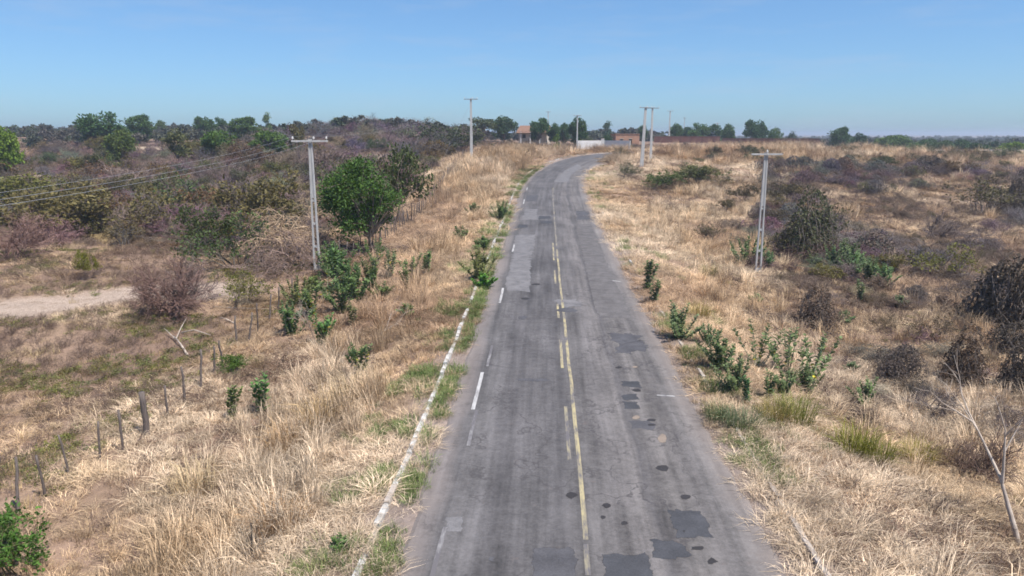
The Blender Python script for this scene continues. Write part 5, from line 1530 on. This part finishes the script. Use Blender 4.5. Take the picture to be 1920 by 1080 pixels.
def keep_brown(x, y, u):
    pth, fld = bare_zone(x, y, u)
    n = fbm(x * .14, y * .14, 181)
    rv = sstep(7, 13, u) * (.12 + .88 * sstep(.42, .62, n)) + .5 * sstep(.40, .52, x / np.maximum(y, 1)) * sstep(.40, .55, n) * (y < 45) + .9 * dark_right(x, y)
    lf = fld * (1 - pth) * (.25 + sstep(.42, .58, n) * .75) + sstep(6.2, 9, -u) * (.10 + .35 * sstep(.5, .62, n)) * (1 - fld) + sstep(60, 75, y) * sstep(16, 22, -u) * .6
    return np.clip(np.maximum(rv, lf), 0, 1) * (1 - clearing(x, y))
def brown_tint(x, y, u, r_):
    A = np.array([(.22, .142, .105), (.165, .115, .098), (.27, .19, .13), (.135, .092, .08)])
    w = r_.uniform(0, 1, (len(x), 4)) ** 2; w /= w.sum(1)[:, None]
    return w @ A
lod('dead_weeds', WEED, 5.0, keep_brown, 1.0, brown_tint, 'brown brittle dead weeds in the fields', 'weeds', 2300)
def keep_green(x, y, u):
    n = fbm(x * .55, y * .55, 191); n2 = fbm(x * .12, y * .12, 192)
    k = np.exp(-((u + 4.72) / .38) ** 2) * sstep(.36, .50, n) * 1.5 + np.exp(-((u + 5.7) / .8) ** 2) * sstep(.46, .60, n) * .8
    k = k + np.exp(-((u - 5.2) / .5) ** 2) * sstep(.52, .64, n) * .8 + np.exp(-((u - 7.0) / 1.5) ** 2) * sstep(.66, .76, n) * .35
    k = k * (1 - .92 * (np.abs(u + 4.9) < .17)) * (1 - .5 * (np.abs(u + 5.12) < .12))
    return np.clip(k, 0, 1) * (y < 130) * (np.abs(u) > 4.15)
def green_tint(x, y, u, r_):
    A = np.array([(.12, .20, .045), (.18, .215, .07), (.09, .16, .045), (.27, .26, .11)])
    w = r_.uniform(0, 1, (len(x), 4)) ** 2; w /= w.sum(1)[:, None]
    return w @ A
lod('green_grass', SHORT, 34, keep_green, .95, green_tint, 'green tufts of grass along the kerbs', 'grass', 2400, rings=((8, 48, 1.0, 1.0), (48, 130, 1.4, .35)))
def keep_herb(x, y, u):
    pth, fld = bare_zone(x, y, u)
    n = fbm(x * .26, y * .26, 201)
    return np.clip(fld * (1 - pth) * sstep(.44, .60, n) * (.55 + .45 * (1 - sstep(34, 46, y))) + .05 * sstep(8, 12, np.abs(u)) * sstep(.58, .7, n), 0, 1)
lod('green_herbs', HERB, 10, keep_herb, .95, lambda x, y, u, r_: (np.array([[.165, .16, .04]]) * r_.uniform(.6, 1.25, (len(x), 1))) + r_.uniform(0, .035, (len(x), 3)), 'low yellow green herbs in the left field', 'herbs', 2500, rings=((8, 62, 1.0, 1.0),))

# dense undergrowth filling the scrub on both sides
def instanced(protos):
    out = []
    for tw, lf in protos:
        for m_ in (tw, lf):
            if m_ is None: continue
            c_ = m_.copy(); c_.materials[0] = M['grass']; out.append(c_)
    return out
UND = proto_col('undergrowth_shrub', instanced([BARE[0], BARE[2], TANGLE[0], TANGLE[2], SPARSE[1], LEAFY[2]]))
def keep_und(x, y, u):
    n = fbm(x * .07, y * .07, 211, 2)
    l = sstep(60, 72, y) * sstep(17, 21, -u - .02 * y) * sstep(.28, .42, clear(x, y)) * (1 - clearing(x, y)) * (.4 + .6 * sstep(.35, .6, n))
    r = dark_right(x, y) * (.4 + .6 * sstep(.36, .56, n))
    return np.clip(np.maximum(l, r), 0, 1)
def und_tint(x, y, u, r_):
    A = np.array([(.175, .125, .10), (.145, .105, .09), (.21, .15, .115), (.14, .118, .052), (.27, .195, .14)])
    w = r_.uniform(0, 1, (len(x), 5)) ** 3; w /= w.sum(1)[:, None]
    return w @ A
lod('undergrowth', UND, .62, keep_und, .95, und_tint, 'low tangled undergrowth between the bushes', 'undergrowth', 2600, rings=((34, 130, 1.0, 1.0), (130, 215, 1.6, .35)), zk=(.8, .8))

# loose stones on the shoulders
def stone(seed):
    r_ = np.random.default_rng(seed)
    ph = (1 + 5 ** .5) / 2
    V = np.array([(-1, ph, 0), (1, ph, 0), (-1, -ph, 0), (1, -ph, 0), (0, -1, ph), (0, 1, ph), (0, -1, -ph), (0, 1, -ph), (ph, 0, -1), (ph, 0, 1), (-ph, 0, -1), (-ph, 0, 1)], float) / 1.9
    V *= r_.uniform(.7, 1.25, (12, 1)); V[:, 2] *= .6
    Ft = np.array([(0, 11, 5), (0, 5, 1), (0, 1, 7), (0, 7, 10), (0, 10, 11), (1, 5, 9), (5, 11, 4), (11, 10, 2), (10, 7, 6), (7, 1, 8), (3, 9, 4), (3, 4, 2), (3, 2, 6), (3, 6, 8), (3, 8, 9), (4, 9, 5), (2, 4, 11), (6, 2, 10), (8, 6, 7), (9, 8, 1)])
    return np_mesh('stone', V, Ft, M['grass'], np.full(12, .5))
STONE = proto_col('stone', [stone(1100 + k) for k in range(4)])
lod('gravel', STONE, 9, lambda x, y, u: np.clip(np.exp(-((np.abs(u) - 4.55) / .35) ** 2) + .03 * (np.abs(u) > 5), 0, 1) * (np.abs(u) > 4.25), .03, lambda x, y, u, r_: np.array([[.34, .27, .23]]) * r_.uniform(.6, 1.4, (len(x), 1)), 'loose stones along the road edges', 'gravel', 2700, rings=((8, 60, 1.0, 1.0),))

# single showy grass tussocks
def tussock(px, py, s, tint_, label, k=0, hgt=1.0, n=300):
    p = at(px, py)
    V, Ft, S = blades(3000 + px, n, (.35 * hgt, .85 * hgt), .38, (.1, .7), .011, .35)
    me = np_mesh('grass_tussock', V, Ft, M['leaf'], S)
    o = bpy.data.objects.new('grass_tussock', me); link(o); o.color = (*tint_, 1)
    o.location = tuple(p); o.scale = (s, s, s)
    return tag(o, label, 'grass tussock', 'grass tussocks on the verges')
T_ = [(1490, 792, 1.5, (.20, .215, .045), 'green tussock below the tall sparse milkweeds'), (1455, 790, 1.2, (.30, .24, .08), 'ochre tussock left of the green one below the milkweeds'), (1600, 850, 1.4, (.20, .20, .03), 'yellow green tussock on the near right slope'), (1640, 866, 1.3, (.21, .21, .035), 'second yellow green tussock right of the first on the near right slope'), (1720, 868, 1.2, (.30, .25, .06), 'golden green tussock nearest the bare tree'),
      (1345, 790, 1.0, (.12, .155, .06), 'dull green tussock at the right road edge'), (1385, 802, 1.2, (.16, .19, .10), 'grey green tussock beside the dull one at the right road edge'), (1310, 596, 1.3, (.36, .28, .10), 'golden tussock behind the compact milkweed'), (605, 800, 1.9, (.55, .39, .21), 'large golden straw tussock in the long grass left of the kerb'), (545, 850, 1.8, (.47, .32, .18), 'brown straw tussock left of the large golden one'), (365, 930, 1.7, (.60, .46, .28), 'spiky pale tussock in front of the fence'), (660, 760, 1.8, (.58, .44, .27), 'tall pale tussock above the large golden one'), (520, 1000, 1.5, (.42, .27, .15), 'reddish tussock beside the burnt stems'), (1330, 520, 1.4, (.27, .23, .10), 'olive tussock in flat straw on the right'), (490, 690, 1.0, (.38, .28, .16), 'tan tussock behind the brown tangle')]
for k, t in enumerate(T_): tussock(*t, k=k)

# far woods: a mass of tree crowns out to the skyline
def far_woods():
    r_ = np.random.default_rng(4000)
    protos = []
    for k in range(4):
        tw, lf = tree_meshes(4100 + k, 4.2, 5.5, .7, lobes=8, leaves=420, leaf=.75, r=.1)
        lf.materials[0] = M['grass']; protos.append(lf)
    c = proto_col('far_crown', protos)
    X, Y = [], []
    for (y0, y1, n) in ((205, 330, 1500), (330, 600, 3400), (600, 1400, 3600)):
        y = r_.uniform(y0, y1, n); x = r_.uniform(-1, 1, n) * (.84 * y + 20)
        X.append(x); Y.append(y)
    x, y = np.concatenate(X), np.concatenate(Y)
    left = (x < -.02 * y - 5) | (y > 300)
    cl = fbm(x * .02, y * .02, 301, 2)
    k = left & (clearing(x, y) < .3) & (cl > .34) & ~((np.abs(x - 4) < 12) & (y < 300))
    x, y = x[k], y[k]
    n = len(x)
    z = terrain(x, y)
    s = r_.uniform(.55, 1.15, n) * np.where(x > 0, 1.25, 1.0)
    A = np.array([(.085, .10, .055), (.12, .105, .085), (.10, .085, .08), (.055, .085, .04)])
    w = r_.uniform(0, 1, (n, 4)) ** 3; w /= w.sum(1)[:, None]
    scatter_stuff('far_woods', np.stack([x, y, z], 1), np.stack([np.zeros(n), np.zeros(n), r_.uniform(0, 6.28, n)], 1), np.stack([s, s, s * r_.uniform(.7, 1.1, n)], 1), w @ A, c, 'far off scrub woodland reaching the skyline', 'woods')
far_woods()

# ------------------------------------------------------------------ haze
def haze():
    b = MB()
    z0, z1 = float(GZ.min()) - 1.0, 22.0
    b.box((0, 4400, (z0 + z1) / 2), (15000, 9700, z1 - z0))
    m = bpy.data.materials.new('haze'); m.use_nodes = True
    nt = m.node_tree; nt.nodes.clear()
    out = nt.nodes.new('ShaderNodeOutputMaterial'); pv = nt.nodes.new('ShaderNodeVolumePrincipled')
    pv.inputs['Color'].default_value = (.80, .88, 1.0, 1)
    pv.inputs['Density'].default_value = 0.00045
    pv.inputs['Anisotropy'].default_value = 0.3
    nt.links.new(pv.outputs[0], out.inputs['Volume'])
    o = b.build('haze', m)
    return tag(o, 'thin bluish haze lying over the whole plain', 'haze', kind='stuff')
HAZE = True
if HAZE: haze()
